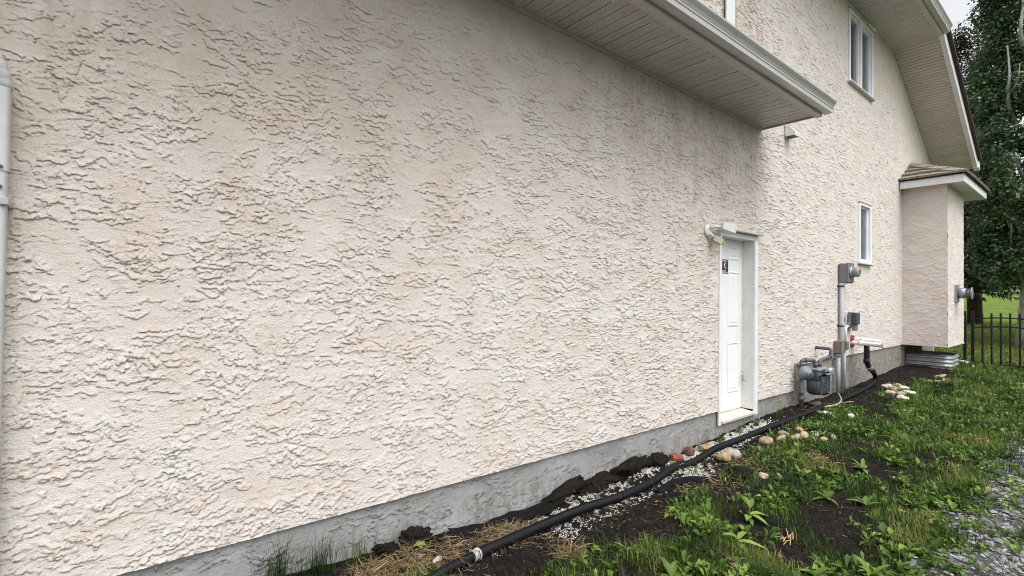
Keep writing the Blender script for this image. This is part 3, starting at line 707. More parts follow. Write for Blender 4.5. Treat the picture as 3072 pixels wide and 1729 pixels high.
# exhaust pipes and sump discharge
t, O = at('exhaust_pipes', 'pair of white plastic pipes sticking out through rusty sealing foam', 'pipe', (9.44, -.01, .69))
for dx, z, l in ((0.0, .690, .42), (.11, .735, .38)):
    m = MB(O); m.tube([(9.44 + dx, .02, z), (9.44 + dx, -l, z - .012)], .036, 16, cap=False); m.tube([(9.44 + dx, -l, z - .012), (9.44 + dx, -.1, z - .003)], .030, 16); m.tube([(9.44 + dx, -.11, z), (9.44 + dx, -.16, z - .004)], .042, 16); m.build('pipe', M['pvc_white'], t)
m = MB(O); m.tube([(9.44, -.40, .678), (9.44, -.425, .677)], .034, 14); m.tube([(9.44, -.42, .665), (9.44, -.45, .62)], .014, 8); m.build('end_screen', M['gas_lite'], t)
m = MB(O)
rr = random.Random(5)
for i in range(26):
    a = rr.uniform(0, 6.28); q = rr.uniform(.03, .085); r = rr.uniform(.02, .035)
    c = Vector((9.47 + q * math.cos(a) * .9, -.012, .70 + q * math.sin(a)))
    m.tube([c + Vector((0, .02, 0)), c, c + Vector((0, -r * .7, 0)), c + Vector((0, -r, 0))], [r, r, r * .7, r * .2], 8)
m.build('sealing_foam', M['rust_foam'], t)
t, O = at('sump_pipe', 'black discharge pipe dropping from the wall into the hose', 'pipe', (9.40, -.2, .4))
m = MB(O); m.tube(bend([(9.52, -.20, .70), (9.52, -.20, .52), (9.52, -.20, .37), (9.70, -.205, .25), (9.82, -.21, .20)], .05, 5), .040, 16); m.build('pipe', M['black_pipe'], t)
m = MB(O); m.tube([(9.52, -.20, .43), (9.52, -.20, .37)], .047, 16); m.build('coupling', M['black_pipe'], t)
m = MB(O); m.tube([(9.60, -.203, .31), (9.68, -.205, .262)], .047, 16); m.build('clamp', M['zinc'], t)
def hose_mesh(m, pts, r, rib, per, n=14):
    P = spline(pts, 40); out = [P[0]]; acc = 0
    for p, q in zip(P, P[1:]):
        d = (q - p).length; k = 0.0
        while acc + (d - k) >= per / 4:
            k += per / 4 - acc; acc = 0; out.append(p.lerp(q, k / d))
        acc += d - k
    m.tube(out, [r + rib * (1, 0, -1, 0)[i % 4] for i in range(len(out))], n)

def G(x, y, dz=0.0): return Vector((x, y, float(gz(x, y)) + dz))
t, O = at('drain_hose', 'long black corrugated drain hose lying along the foot of the wall', 'hose', tuple(G(4, -.25)))
HP = [(1.70, -.355), (2.07, -.30), (2.63, -.29), (3.14, -.28), (3.57, -.26), (4.0, -.21), (4.36, -.185), (4.8, -.18), (5.22, -.19), (5.73, -.24), (6.48, -.27), (7.09, -.31), (7.95, -.27), (8.9, -.24), (9.6, -.20)]
hp = [G(x, y, .026) + Vector((0, 0, .012 if 2 < x < 4 or x > 5.5 else 0)) for x, y in HP] + [Vector((9.98, -.19, .04)), Vector((9.95, -.20, .13)), Vector((9.80, -.21, .20))]
m = MB(O); hose_mesh(m, hp[:4], .031, .0024, .012); m.build('ribbed_hose', M['hose'], t)
m = MB(O); hose_mesh(m, hp[3:], .0325, .0016, .02, 12); m.build('smooth_hose', M['hose'], t)
m = MB(O); hose_mesh(m, [G(1.0, -.50, .03), G(1.2, -.46, .03), G(1.46, -.41, .03), hp[0]], .027, .0028, .013); m.build('ribbed_tail', M['hose'], t)
m = MB(O); a = hp[0]; d = (hp[1] - hp[0]).normalized(); m.tube([a - d * .024, a - d * .012], .033, 16); m.tube([a + d * .014, a + d * .024], .036, 16); m.tube([a - d * .01, a + d * .013], .031, 16); m.obox(a + Vector((0, -.01, .034)), d, (0, 1, 0), (0, 0, 1), .03, .02, .012); m.build('clamp', M['clamp'], t)

# gas meter
t, O = at('gas_meter', 'dark grey gas meter with pipe loop and round regulator', 'gas meter', (7.4, -.2, .1))
m = MB(O)
def rbox(mb, x0, x1, y0, y1, prof, n=4):
    """rounded box: prof = [(z, inset)]"""
    rings = []
    cx, cy = (x0 + x1) / 2, (y0 + y1) / 2
    for z, e in prof: rings.append([(cx + a, cy + b, z) for a, b in rrect((x1 - x0) / 2 - e, (y1 - y0) / 2 - e, .045, n)])
    loft(mb, rings); k = len(rings[0]); mb.add(rings[0], [tuple(range(k))]); mb.add(rings[-1], [tuple(range(k))])
rbox(m, 7.24, 7.54, -.30, -.12, [(.115, .05), (.125, .02), (.15, .004), (.21, .0), (.30, .0), (.305, .004), (.31, .0), (.40, .008), (.43, .02)]); m.build('body', M['gas_dark'], t)
m = MB(O); rbox(m, 7.255, 7.525, -.315, -.275, [(.13, .012), (.15, .0), (.37, .0), (.385, .012)]); m.build('front_cover', M['gas_dark'], t)
m = MB(O)
for (bx, bz) in ((7.33, .30), (7.37, .33), (7.40, .28), (7.43, .31), (7.36, .25)): m.cyl((bx, -.315, bz), (bx, -.328, bz), .016, 10)
m.build('cover_bolts', M['gas_pipe'], t)
m = MB(O); m.box((7.25, -.29, .43), (7.53, -.13, .475), .015); m.build('top_casting', M['gas_lite'], t)
m = MB(O); m.box((7.34, -.385, .385), (7.50, -.318, .45), .012); m.tube([(7.34, -.352, .45), (7.50, -.352, .45)], .034, 14); m.build('index_cover', M['chrome'], t)
gp = M['gas_pipe']
m = MB(O); m.tube([(7.13, -.11, -.12), (7.13, -.11, .36)], .024, 12); m.tube([(7.13, -.11, .04), (7.13, -.11, .10)], .035, 10); m.tube([(7.13, -.11, .13), (7.13, -.11, .17)], .032, 10); m.tube([(7.13, -.15, .085), (7.13, -.07, .085)], .016, 8); m.build('riser', gp, t)
m = MB(O); m.tube([(7.13, -.11, .36), (7.13, -.11, .50)], .034, 12); m.tube([(7.08, -.09, .50), (7.08, -.09, .54)], .02, 8); m.build('valve', gp, t)
m = MB(O); m.tube([(7.16, -.125, .41), (7.15, -.145, .41), (7.135, -.165, .41), (7.11, -.20, .41), (7.10, -.215, .41), (7.08, -.245, .41)], [.075, .092, .092, .05, .04, .034], 20); m.build('regulator', M['gas_lite'], t)
m = MB(O); m.tube([(7.10, -.215, .41), (7.07, -.265, .41)], .022, 10); m.build('regulator_stem', gp, t)
m = MB(O); m.tube(bend([(7.13, -.11, .48), (7.13, -.11, .575), (7.30, -.21, .575), (7.31, -.215, .46)], .035, 5), .024, 12)
for p_, q_ in (((7.13, -.11, .50), (7.13, -.11, .545)), ((7.31, -.215, .50), (7.31, -.215, .535)), ((7.17, -.133, .575), (7.20, -.150, .575))): m.tube([p_, q_], .032, 12)
m.build('inlet_pipe', gp, t)
m = MB(O); m.tube(bend([(7.46, -.215, .46), (7.46, -.215, .56), (7.92, -.215, .59), (7.93, -.20, .69), (7.93, .03, .69)], .04, 5), .023, 12)
for p_, q_ in (((7.46, -.215, .495), (7.46, -.215, .53)), ((7.93, -.205, .61), (7.93, -.203, .65)), ((7.82, -.215, .584), (7.86, -.215, .587))): m.tube([p_, q_], .031, 12)
m.build('outlet_pipe', gp, t)

# fireplace vent on the bay
t, O = at('fireplace_vent', 'grey metal vent terminal on the front of the bay', 'vent', (13.35, -.71, 1.55))
m = MB(O); m.box((13.20, -.735, 1.36), (13.50, -.706, 1.72), .004); m.build('wall_plate', M['vent'], t)
m = MB(O); m.tube([(13.35, -.735, 1.55), (13.35, -.86, 1.55)], .105, 20); m.tube([(13.35, -.865, 1.55), (13.35, -.93, 1.55)], .085, 20); m.build('barrel', M['vent'], t)
m = MB(O); m.tube([(13.35, -.935, 1.55), (13.35, -.95, 1.55)], .118, 20); m.build('end_plate', M['vent'], t)
m = MB(O)
for k in range(8):
    a = k * math.pi / 4; m.obox((13.35 + .1 * math.cos(a), -.90, 1.55 + .1 * math.sin(a)), (0, 1, 0), (math.cos(a), 0, math.sin(a)), (-math.sin(a), 0, math.cos(a)), .07, .006, .02)
m.build('cage_bars', M['gas_dark'], t)

# window well
t, O = at('window_well', 'corrugated galvanised window well under the bay', 'window well', (13.3, -.4, 0))
path = []
for x, y in ((12.82, .015), (12.82, -.52)): path.append((x, y))
for i in range(1, 7):
    a = math.pi + i * math.pi / 14; path.append((12.98 + .16 * math.cos(a), -.56 + .16 * math.sin(a)))
path += [(13.60, -.70), (13.70, -.66), (13.74, -.56), (13.74, .015)]
m = MB(O); zs = np.linspace(-.16, .295, 60); rings = []
for i, (x, y) in enumerate(path):
    p0 = Vector(path[max(i - 1, 0)] + (0,)); p1 = Vector(path[min(i + 1, len(path) - 1)] + (0,)); d = (p1 - p0).normalized(); nrm = Vector((d.y, -d.x, 0))
    if nrm.dot(Vector((13.28 - x, -.1 - y, 0))) > 0: nrm = -nrm
    rings.append([Vector((x, y, z)) + nrm * (.016 * math.sin(z * 2 * math.pi / .078)) for z in zs])
n = len(zs); fs = []
for i in range(len(rings) - 1):
    for k in range(n - 1): fs.append((i * n + k, (i + 1) * n + k, (i + 1) * n + k + 1, i * n + k + 1))
m.add([p for r in rings for p in r], fs, True); m.build('corrugated_wall', M['zinc'], t)
m = MB(O); m.tube([Vector((x, y, .297)) for x, y in path], .009, 8); m.build('rim', M['zinc'], t)

# ---------------------------------------------------------------- fence
FX = 15.0
def picket(mb, x, y, z0, z1, w=.025): mb.box((x - w / 2, y - w / 2, z0), (x + w / 2, y + w / 2, z1))
for y, lab in ((-.60, 'black square fence post against the bay corner'), (-.73, 'black square gate post nearest the bay')):
    o = G(FX, y); t = thing('fence_post', lab, 'post', tuple(o), 'black fence posts'); m = MB(o); m.box((FX - .026, y - .026, o.z - .1), (FX + .026, y + .026, 1.15)); m.build('shaft', M['black_metal'], t)
    m = MB(o); m.box((FX - .032, y - .032, 1.151), (FX + .032, y + .032, 1.166), .006); m.build('cap', M['black_metal'], t)
    if y == -.60:
        m = MB(o); m.box((FX - .008, y - .10, .985), (FX + .008, y - .027, 1.0)); m.build('latch', M['black_metal'], t)
t = thing('gate', 'black metal picket gate with arched top rails', 'gate', (FX, -1.25, 0))
O = Vector((FX, -1.25, 0)); ys = [-.89, -1.035, -1.18, -1.325, -1.47, -1.615]
arch = lambda y: .05 * (1 - ((y + 1.25) / .5) ** 2)
for y in ys:
    m = MB(O); picket(m, FX, y, -.10, 1.09 + arch(y), .032); m.build('picket', M['black_metal'], t)
for zb in (.985, .79):
    m = MB(O)
    yy = np.linspace(-.757, -1.75, 13)
    for a, b in zip(yy, yy[1:]):
        za, zb2 = zb + arch(a), zb + arch(b)
        m.add([(FX + sx * .017, q, zz + dz) for q, zz in ((a, za), (b, zb2)) for sx in (-1, 1) for dz in (-.014, .014)], [(0, 1, 3, 2), (4, 6, 7, 5), (0, 4, 5, 1), (2, 3, 7, 6), (0, 2, 6, 4), (1, 5, 7, 3)])
    m.build('rail', M['black_metal'], t)
m = MB(O); m.box((FX - .017, -1.75, .0), (FX + .017, -.757, .028)); m.build('rail', M['black_metal'], t)
o = G(FX, -1.78); t = thing('fence_post', 'black square hinge post at the far side of the gate', 'post', tuple(o), 'black fence posts'); m = MB(o); m.box((FX - .026, -1.806, o.z - .1), (FX + .026, -1.754, 1.15)); m.build('shaft', M['black_metal'], t)
t = thing('picket_fence', 'straight black picket fence beyond the gate', 'fence', (FX, -3, 0)); O = Vector((FX, -3, 0))
for y in np.arange(-1.93, -4.3, -.145):
    m = MB(O); picket(m, FX, float(y), -.10, 1.09, .025); m.build('picket', M['black_metal'], t)
for zb in (.985, .79, .0):
    m = MB(O); m.box((FX - .017, -4.3, zb), (FX + .017, -1.807, zb + .028)); m.build('rail', M['black_metal'], t)

# ---------------------------------------------------------------- ground
SOILP = [(4.07, -.74, .30), (3.59, -1.10, .33), (4.1, -1.42, .28), (3.94, -1.64, .22), (6.0, -.97, .35), (5.3, -1.40, .42), (1.8, -.5, .35), (3.45, -1.42, .22), (4.4, -1.40, .3), (5.4, -1.2, .35), (8.4, -.5, .6), (11.95, -.6, .8), (2.9, -.72, .35), (2.4, -.9, .2), (6.2, -1.6, .3), (7.6, -.9, .4)]
GREENP = [(5.0, -.95, .35), (5.3, -1.0, .3), (6.4, -.45, .4), (2.5, -.95, .3), (3.0, -1.35, .3), (10, -1.2, 1.0)]
def grassiness(x, y):
    """1 where plants grow, 0 on bare soil"""
    n = perlin(x / .55, y / .4, 21) + .5 * perlin(x / .18, y / .15, 22) + .25 * perlin(x / .07, y / .06, 23)
    edge = np.interp(x, [0, 1.0, 2.0, 3.5, 4.6, 5.5, 7, 10, 13, 16], [-.05, -.25, -.55, -.55, -.46, -.34, -.36, -.42, -.62, -.6])
    g = sstep(.10, -.18, y - edge + .14 * n) * (.9 + .0 * x)
    for sx, sy, r in SOILP: g = g - .85 * np.exp(-((x - sx) ** 2 + ((y - sy) * 1.35) ** 2) / (r * r * .75)) * (1 + .9 * n)
    for sx, sy, r in GREENP: g = g + .5 * np.exp(-((x - sx) ** 2 + (y - sy) ** 2) / (r * r)) * sstep(-.1, -.35, y - edge)
    g = g + .20 * n
    return np.clip(np.where(x > 13, np.maximum(g, .85), g), 0, 1)
def gravelness(x, y):
    e = -1.98 + .16 * perlin(x / .4, y / .3, 25) + .08 * perlin(x / .1, y / .1, 26) - .05 * np.clip(4.6 - x, 0, 2) - .06 * np.clip(x - 7, 0, 4)
    return sstep(.06, -.14, y - e) * (1 - sstep(10.5, 12, x))

def grow(a, b, st, f):
    out = [a]
    while abs(out[-1] - a) < abs(b - a): out.append(out[-1] + st); st *= f
    return out
xs = list(np.arange(.2, 3.0, .018)) + list(np.arange(3.0, 6.5, .028)) + list(np.arange(6.5, 16, .06))
xs = sorted(grow(.2, -60, -.1, 1.3)[1:]) + xs + grow(16, 400, .25, 1.16)
ysr = sorted(grow(-3.0, -250, -.1, 1.3)[1:]) + list(np.arange(-3.0, .06, .027)) + grow(.1, 250, .2, 1.25)
xs = np.array(xs); ysr = np.array(ysr)
X, Y = np.meshgrid(xs, ysr); Zg = gz(X, Y); g = grassiness(X, Y); gr = gravelness(X, Y)
nx = len(xs); i = np.arange((nx - 1) * (len(ysr) - 1)); b = (i // (nx - 1)) * nx + i % (nx - 1)
def m_ground():
    t = NT('soil_and_turf'); p = t.coord(); x = t.n('ShaderNodeSeparateXYZ', Vector=p).outputs
    n = t.noise(p, 16, 6, .7); n2 = t.noise(p, 60, 4, .7)
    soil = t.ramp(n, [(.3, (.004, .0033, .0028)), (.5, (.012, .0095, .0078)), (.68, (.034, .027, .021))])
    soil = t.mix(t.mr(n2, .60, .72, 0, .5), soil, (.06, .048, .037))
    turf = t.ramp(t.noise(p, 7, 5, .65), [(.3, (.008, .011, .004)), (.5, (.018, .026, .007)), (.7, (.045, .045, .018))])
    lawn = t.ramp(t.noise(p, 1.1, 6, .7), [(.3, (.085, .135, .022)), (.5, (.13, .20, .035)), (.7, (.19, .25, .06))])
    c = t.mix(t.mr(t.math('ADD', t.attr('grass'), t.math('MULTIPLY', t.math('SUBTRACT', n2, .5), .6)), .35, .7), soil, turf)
    c = t.mix(t.mr(x[0], 15.2, 16.5), c, lawn)
    gvl = t.ramp(t.noise(p, 40, 4, .7), [(.35, (.05, .05, .05)), (.6, (.14, .14, .14))])
    c = t.mix(t.attr('gravel'), c, gvl)
    t.bump(t.math('ADD', n, n2), .9, .035)
    return t.done(c, .95, 0, .15)
tag(link('ground', np_mesh('ground', np.stack([X, Y, Zg], -1).reshape(-1, 3), quads=np.stack([b, b + 1, b + nx + 1, b + nx], -1), mat=m_ground(), smooth=True, attrs={'grass': g.ravel(), 'gravel': gr.ravel()})), kind='structure')

# ---------------------------------------------------------------- plants built from many small faces
def blades_np(P, az, lean, ln, w, tint):
    n = len(P); d = np.stack([np.cos(az), np.sin(az), np.zeros(n)], -1); s = np.stack([-np.sin(az), np.cos(az), np.zeros(n)], -1)
    up = np.array([0, 0, 1.0]); l1 = lean * .5
    mid = P + (d * np.sin(l1)[:, None] + up * np.cos(l1)[:, None]) * (ln * .55)[:, None]
    tip = mid + (d * np.sin(lean * 1.35)[:, None] + up * np.cos(lean * 1.35)[:, None]) * (ln * .5)[:, None]
    hw = (w * .5)[:, None]
    v = np.stack([P - s * hw, P + s * hw, mid - s * hw * .8, mid + s * hw * .8, tip], 1).reshape(-1, 3)
    k = np.arange(n)[:, None] * 5
    t = np.concatenate([k + [0, 1, 3], k + [0, 3, 2], k + [2, 3, 4]], 1).reshape(-1, 3)
    return v, t, np.repeat(tint, 5)

def leaves_np(P, d, nrm, ln, w, tint, droop=.25, fold=.18, wide=.5):
    n = len(P); d = d / np.linalg.norm(d, axis=1)[:, None]
    s = np.cross(d, nrm); s /= np.linalg.norm(s, axis=1)[:, None] + 1e-9; u = np.cross(s, d)
    L = ln[:, None]; W = w[:, None] * .5
    mid = P + d * L * wide - u * L * .02
    v = np.stack([P, mid + s * W + u * W * fold * 2, mid - s * W + u * W * fold * 2, mid, P + d * L - np.array([0, 0, 1.0]) * L * droop], 1).reshape(-1, 3)
    k = np.arange(n)[:, None] * 5
    t = np.concatenate([k + [0, 3, 1], k + [0, 2, 3], k + [1, 3, 4], k + [3, 2, 4]], 1).reshape(-1, 3)
    return v, t, np.repeat(tint, 5)

def pack(parts):
    v = []; t = []; a = []; o = 0
    for pv, pt, pa in parts:
        v.append(pv); t.append(pt + o); a.append(pa); o += len(pv)
    return np.concatenate(v), np.concatenate(t), np.concatenate(a)

def plant_mesh(name, parts, mat, origin=(0, 0, 0)):
    v, t, a = pack(parts); return np_mesh(name, v - np.array(origin), tris=t, mat=mat, attrs={'tint': a})

M['grass'] = leafmat('grass_blades', [(0, (.014, .036, .006)), (.35, (.042, .088, .012)), (.7, (.100, .170, .024)), (.92, (.18, .235, .046)), (1, (.30, .25, .10))], .55, .35)
M['weed'] = leafmat('weed_leaves', [(0, (.018, .048, .008)), (.4, (.060, .125, .018)), (.75, (.145, .240, .038)), (1, (.31, .42, .095))], .45, .3)
M['straw'] = leafmat('dry_straw', [(0, (.07, .043, .022)), (.5, (.19, .13, .066)), (1, (.44, .35, .20))], .7, .15)
M['fallen'] = leafmat('yellow_leaf', [(0, (.45, .25, .03)), (1, (.62, .48, .20))], .6, .2)

def scatter(n, x0, x1, y0, y1, dens, near=True):
    """random ground points, thicker where they are larger in view"""
    if near:
        u = rng.random(n); k = 1.6; x = x0 * (x1 / x0) ** (u ** 1.0)
    else: x = rng.uniform(x0, x1, n)
    y = rng.uniform(y0, y1, n); keep = rng.random(n) < dens(x, y); x, y = x[keep], y[keep]
    return x, y, np.stack([x, y, gz(x, y)], -1)

def tintf(x, y, seed, base=.45, amp=.35):
    return np.clip(base + amp * perlin(x / .5, y / .4, seed) + .22 * (rng.random(len(x)) - .5) * 2, 0, 1)

# turf: short grass
dg = lambda x, y: grassiness(x, y) ** 1.5 * (1 - .85 * gravelness(x, y)) * np.clip(.7 + 1.0 * perlin(x / .35, y / .3, 40), .15, 1)
x, y, P = scatter(230000, .7, 15, -2.9, -.05, dg)
n = len(x); ln = rng.uniform(.03, .10, n) * (1 + .6 * perlin(x / .4, y / .4, 41)) * np.clip(1 + (x - 5) * .02, 1, 1.2)
v1 = blades_np(P - [0, 0, .004], rng.uniform(0, 6.28, n), rng.uniform(.15, 1.25, n), ln, rng.uniform(.003, .006, n) * np.clip(x / 4, 1, 2.4), np.clip(tintf(x, y, 42, .48, .62) + (rng.random(n) < .05) * .5, 0, 1))
tag(link('grass', plant_mesh('grass', [v1], M['grass'])), 'short ragged grass growing in patches over the dark soil', 'grass', kind='stuff')
# lawn beyond the fence
x = rng.uniform(15.1, 24, 18000); y = -2.74 + (x) * np.tan(rng.uniform(math.radians(2.5), math.radians(10.5), 18000)); P = np.stack([x, y, gz(x, y)], -1); n = len(x)
v1 = blades_np(P, rng.uniform(0, 6.28, n), rng.uniform(.2, 1.1, n), rng.uniform(.05, .11, n), rng.uniform(.012, .02, n), np.clip(.80 + .18 * rng.standard_normal(n), 0, 1))
tag(link('lawn_grass', plant_mesh('lawn_grass', [v1], M['grass'])), 'bright mown lawn behind the black gate', 'lawn', kind='stuff')

# broad-leaved weeds forming a carpet
def rosettes(x, y, nl, l0, l1, wr, seed, tb=.45, rise=(.15, .9), rag=True):
    parts = []
    rep = rng.integers(nl[0], nl[1] + 1, len(x)); X = np.repeat(x, rep); Y_ = np.repeat(y, rep); n = len(X)
    base = np.stack([X + rng.normal(0, .008, n), Y_ + rng.normal(0, .008, n), gz(X, Y_) + rng.uniform(0, .03, n)], -1)
    az = rng.uniform(0, 6.28, n); el = rng.uniform(rise[0], rise[1], n)
    d = np.stack([np.cos(az) * np.cos(el), np.sin(az) * np.cos(el), np.sin(el)], -1)
    nrm = np.stack([-np.cos(az) * np.sin(el), -np.sin(az) * np.sin(el), np.cos(el)], -1) + rng.normal(0, .25, (n, 3))
    L = rng.uniform(l0, l1, n) * np.repeat(rng.uniform(.7, 1.25, len(x)), rep)
    tn = np.clip(np.repeat(tintf(x, y, seed, tb, .3), rep) + rng.normal(0, .12, n), 0, 1)
    return leaves_np(base, d, nrm, L, L * rng.uniform(wr[0], wr[1], n), tn, rng.uniform(.1, .35, n)[:, None], .18, .55)
dw = lambda x, y: .9 * grassiness(x, y) ** 1.3 * (1 - .8 * gravelness(x, y)) * np.clip(.06 + 1.3 * sstep(-.02, .4, perlin(x / .6, y / .42, 50) + .4 * perlin(x / .2, y / .15, 55) + .2 * np.clip(x - 4.2, -1, 2.2)) + .25 * sstep(-1.4, -1.8, y), 0, 1)
x, y, P = scatter(9500, 1.5, 14.5, -2.9, -.08, dw)
r1 = rosettes(x, y, (4, 8), .03, .10, (.20, .42), 51, .5, (.2, 1.25))
x, y, P = scatter(5000, 1.6, 14.5, -2.9, -.3, lambda x, y: dw(x, y) * .8)
r2 = rosettes(x, y, (3, 6), .02, .05, (.4, .75), 52, .5, (.1, 1.2))
x, y, P = scatter(2600, 2.2, 7, -2.9, -1.95, lambda x, y: gravelness(x, y) * sstep(-.05, .3, perlin(x / .3, y / .25, 53)))
r3 = rosettes(x, y, (3, 6), .02, .05, (.4, .7), 54, .55)
tag(link('weed_carpet', plant_mesh('weed_carpet', [r1, r2, r3], M['weed'])), 'carpet of low broad-leaved weeds over the yard', 'weeds', kind='stuff')

# dry straw lying about
def straw_np(P, ln, w, tint, up=.25):
    n = len(P); az = rng.uniform(0, 6.28, n); b = az + rng.normal(0, .6, n)
    d1 = np.stack([np.cos(az), np.sin(az), rng.uniform(-.05, up * 2, n)], -1); d2 = np.stack([np.cos(b), np.sin(b), rng.uniform(-up * 2, .05, n)], -1)
    s = np.stack([-np.sin(az), np.cos(az), rng.uniform(-.8, .8, n)], -1) * (w * .5)[:, None]
    mid = P + d1 * (ln * .5)[:, None]; tip = mid + d2 * (ln * .5)[:, None]
    v = np.stack([P - s, P + s, mid - s, mid + s, tip], 1).reshape(-1, 3); v[:, 1] = np.minimum(v[:, 1], -.012)
    k = np.arange(n)[:, None] * 5
    return v, np.concatenate([k + [0, 1, 3], k + [0, 3, 2], k + [2, 3, 4]], 1).reshape(-1, 3), np.repeat(tint, 5)
parts = []
DRY = [(1.98, -.17, .13, 700), (2.15, -.2, .13, 500), (1.3, -.21, .13, 700), (1.12, -.2, .1, 420), (1.55, -.28, .12, 420), (2.32, -.55, .09, 300), (5.2, -.72, .2, 700), (5.3, -.86, .16, 420), (3.8, -.42, .12, 160), (4.69, -.55, .22, 420), (4.1, -.62, .2, 200), (3.0, -1.31, .14, 220), (6.3, -.62, .25, 220), (4.9, -.62, .18, 420), (9.2, -.8, .5, 200), (7.3, -.3, .2, 100)]
for cx, cy, r, n in DRY:
    n = int(n * .62)
    x = cx + rng.normal(0, r * .8, n); y = np.minimum(cy + rng.normal(0, r * .5, n), -.02); P = np.stack([x, y, gz(x, y) + rng.uniform(0, .035, n) * np.exp(-((x - cx) ** 2 + (y - cy) ** 2) / r ** 2)], -1)
    parts.append(straw_np(P, rng.uniform(.04, .17, n), rng.uniform(.0018, .004, n) * np.clip(x / 3, 1, 1.7), np.clip(rng.normal(.5, .25, n), 0, 1)))
x, y, P = scatter(18000, .9, 12, -2.6, -.1, lambda x, y: .6 * np.clip(.3 + perlin(x / .5, y / .4, 57), 0, 1)); n = len(x)
parts.append(straw_np(P + [0, 0, .006], rng.uniform(.03, .12, n), rng.uniform(.002, .0035, n), np.clip(rng.normal(.4, .25, n), 0, 1), .1))
tag(link('dry_straw', plant_mesh('dry_straw', parts, M['straw'])), 'tan dry straw and dead grass strewn over the soil', 'straw', kind='stuff')

# soil crumbs
def chips(P, r, flat, n=5, jit=.35):
    m = len(P); a = (np.arange(n) / n * 2 * np.pi)[None, :] + rng.uniform(0, 6.28, m)[:, None]
    rad = r[:, None] * (1 + rng.uniform(-jit, jit, (m, n)))
    tilt = rng.normal(0, .22, (m, 2))
    ring = np.stack([rad * np.cos(a), rad * np.sin(a), rad * np.cos(a) * tilt[:, :1] + rad * np.sin(a) * tilt[:, 1:]], -1)
    h = (r * flat)[:, None]
    top = ring * .72; top[..., 2] += h
    bot = ring.copy(); bot[..., 2] -= h * .5
    ctr = np.zeros((m, 1, 3)); ctr[:, 0, 2] = h[:, 0] * 1.15
    V = np.concatenate([bot, top, ctr], 1) + P[:, None, :]
    k = np.arange(m)[:, None] * (2 * n + 1); T = []
    for i in range(n):
        j = (i + 1) % n
        T += [k + [i, j, n + j], k + [i, n + j, n + i], k + [n + i, n + j, 2 * n]]
    return V.reshape(-1, 3), np.stack(T, 1).reshape(-1, 3)
def flecks(P, r):
    m = len(P); a = np.arange(4)[None, :] * np.pi / 2 + rng.uniform(0, 6.28, (m, 1)); rad = r[:, None] * rng.uniform(.6, 1.3, (m, 4))
    ring = np.stack([rad * np.cos(a), rad * np.sin(a), -.3 * rad], -1); top = np.zeros((m, 1, 3)); top[:, 0, 2] = r * rng.uniform(.3, .8, m); top[:, 0, :2] = rng.normal(0, .25, (m, 2)) * r[:, None]
    V = np.concatenate([ring, top], 1) + P[:, None, :]; k = np.arange(m)[:, None] * 5
    return V.reshape(-1, 3), np.concatenate([k + [0, 1, 4], k + [1, 2, 4], k + [2, 3, 4], k + [3, 0, 4]], 1).reshape(-1, 3)
def tint_mat(name, stops, rough=.9, spec=.2):
    t = NT(name); c = t.ramp(t.attr('tint'), stops); n = t.noise(t.coord(), 45, 4, .65)
    c = t.mix(t.mr(n, .3, .7, 0, .5), c, t.mix(.5, c, (.05, .045, .04))); t.bump(n, .3, .006); return t.done(c, rough, 0, spec)
M['crumb'] = tint_mat('soil_crumbs', [(0, (.004, .0033, .0027)), (.7, (.013, .010, .008)), (1, (.05, .039, .03))])
x, y, P = scatter(42000, .9, 13, -2.4, -.02, lambda x, y: (1 - .7 * grassiness(x, y)) * (1 - gravelness(x, y))); n = len(x)
V, T = flecks(P, rng.uniform(.003, .012, n) * np.clip(x / 3, .8, 1.8) * (1 + 1.3 * (rng.random(n) < .06)))
o = link('soil_crumbs', np_mesh('soil_crumbs', V, tris=T, mat=M['crumb'], attrs={'tint': np.repeat(rng.random(n) ** 1.5, 5)})); tag(o, 'loose crumbs of dark soil along the wall', 'soil', kind='stuff')

# spilled white granules
M['granule'] = tint_mat('white_granules', [(0, (.14, .125, .10)), (.35, (.40, .38, .35)), (1, (.74, .74, .72))], .8, .3)
WH = [(2.45, -.20, .10, .03, 420), (2.62, -.235, .16, .035, 700), (2.85, -.22, .2, .035, 700), (3.2, -.21, .18, .05, 600), (2.45, -.38, .08, .03, 150), (2.75, -.37, .15, .03, 130), (3.45, -.18, .2, .05, 420), (3.86, -.10, .16, .05, 700), (3.95, -.30, .15, .035, 650), (4.05, -.33, .15, .05, 700), (4.25, -.30, .12, .05, 300),
      (4.7, -.07, .25, .04, 1500), (4.45, -.07, .16, .035, 700), (5.2, -.08, .3, .04, 1600), (5.65, -.10, .25, .05, 1100), (4.95, -.10, .2, .05, 900), (1.78, -.31, .06, .02, 60), (1.9, -.30, .08, .02, 60)]
parts = []
for cx, cy, sx, sy, n in WH:
    n = int(n * 1.25); x = cx + rng.normal(0, sx, n * 2); y = cy + rng.normal(0, sy * 1.5, n * 2); k = (perlin(x / .07, y / .05, 77) + .5 * perlin(x / .025, y / .02, 78) > .0 + .4 * rng.random(n * 2) - .2 - .25 * (cx > 4.4)) & (y < -.012)
    parts.append(np.stack([x[k], y[k], gz(x[k], y[k]) + .003], -1))
P = np.concatenate(parts); n = len(P); V, T = flecks(P, rng.uniform(.0025, .0075, n) * np.clip(P[:, 0] / 3.2, .85, 1.9))
o = link('white_granules', np_mesh('white_granules', V, tris=T, mat=M['granule'], attrs={'tint': np.repeat(rng.random(n), 5)})); tag(o, 'white granules spilled over the soil beside the black hose', 'granules', kind='stuff')

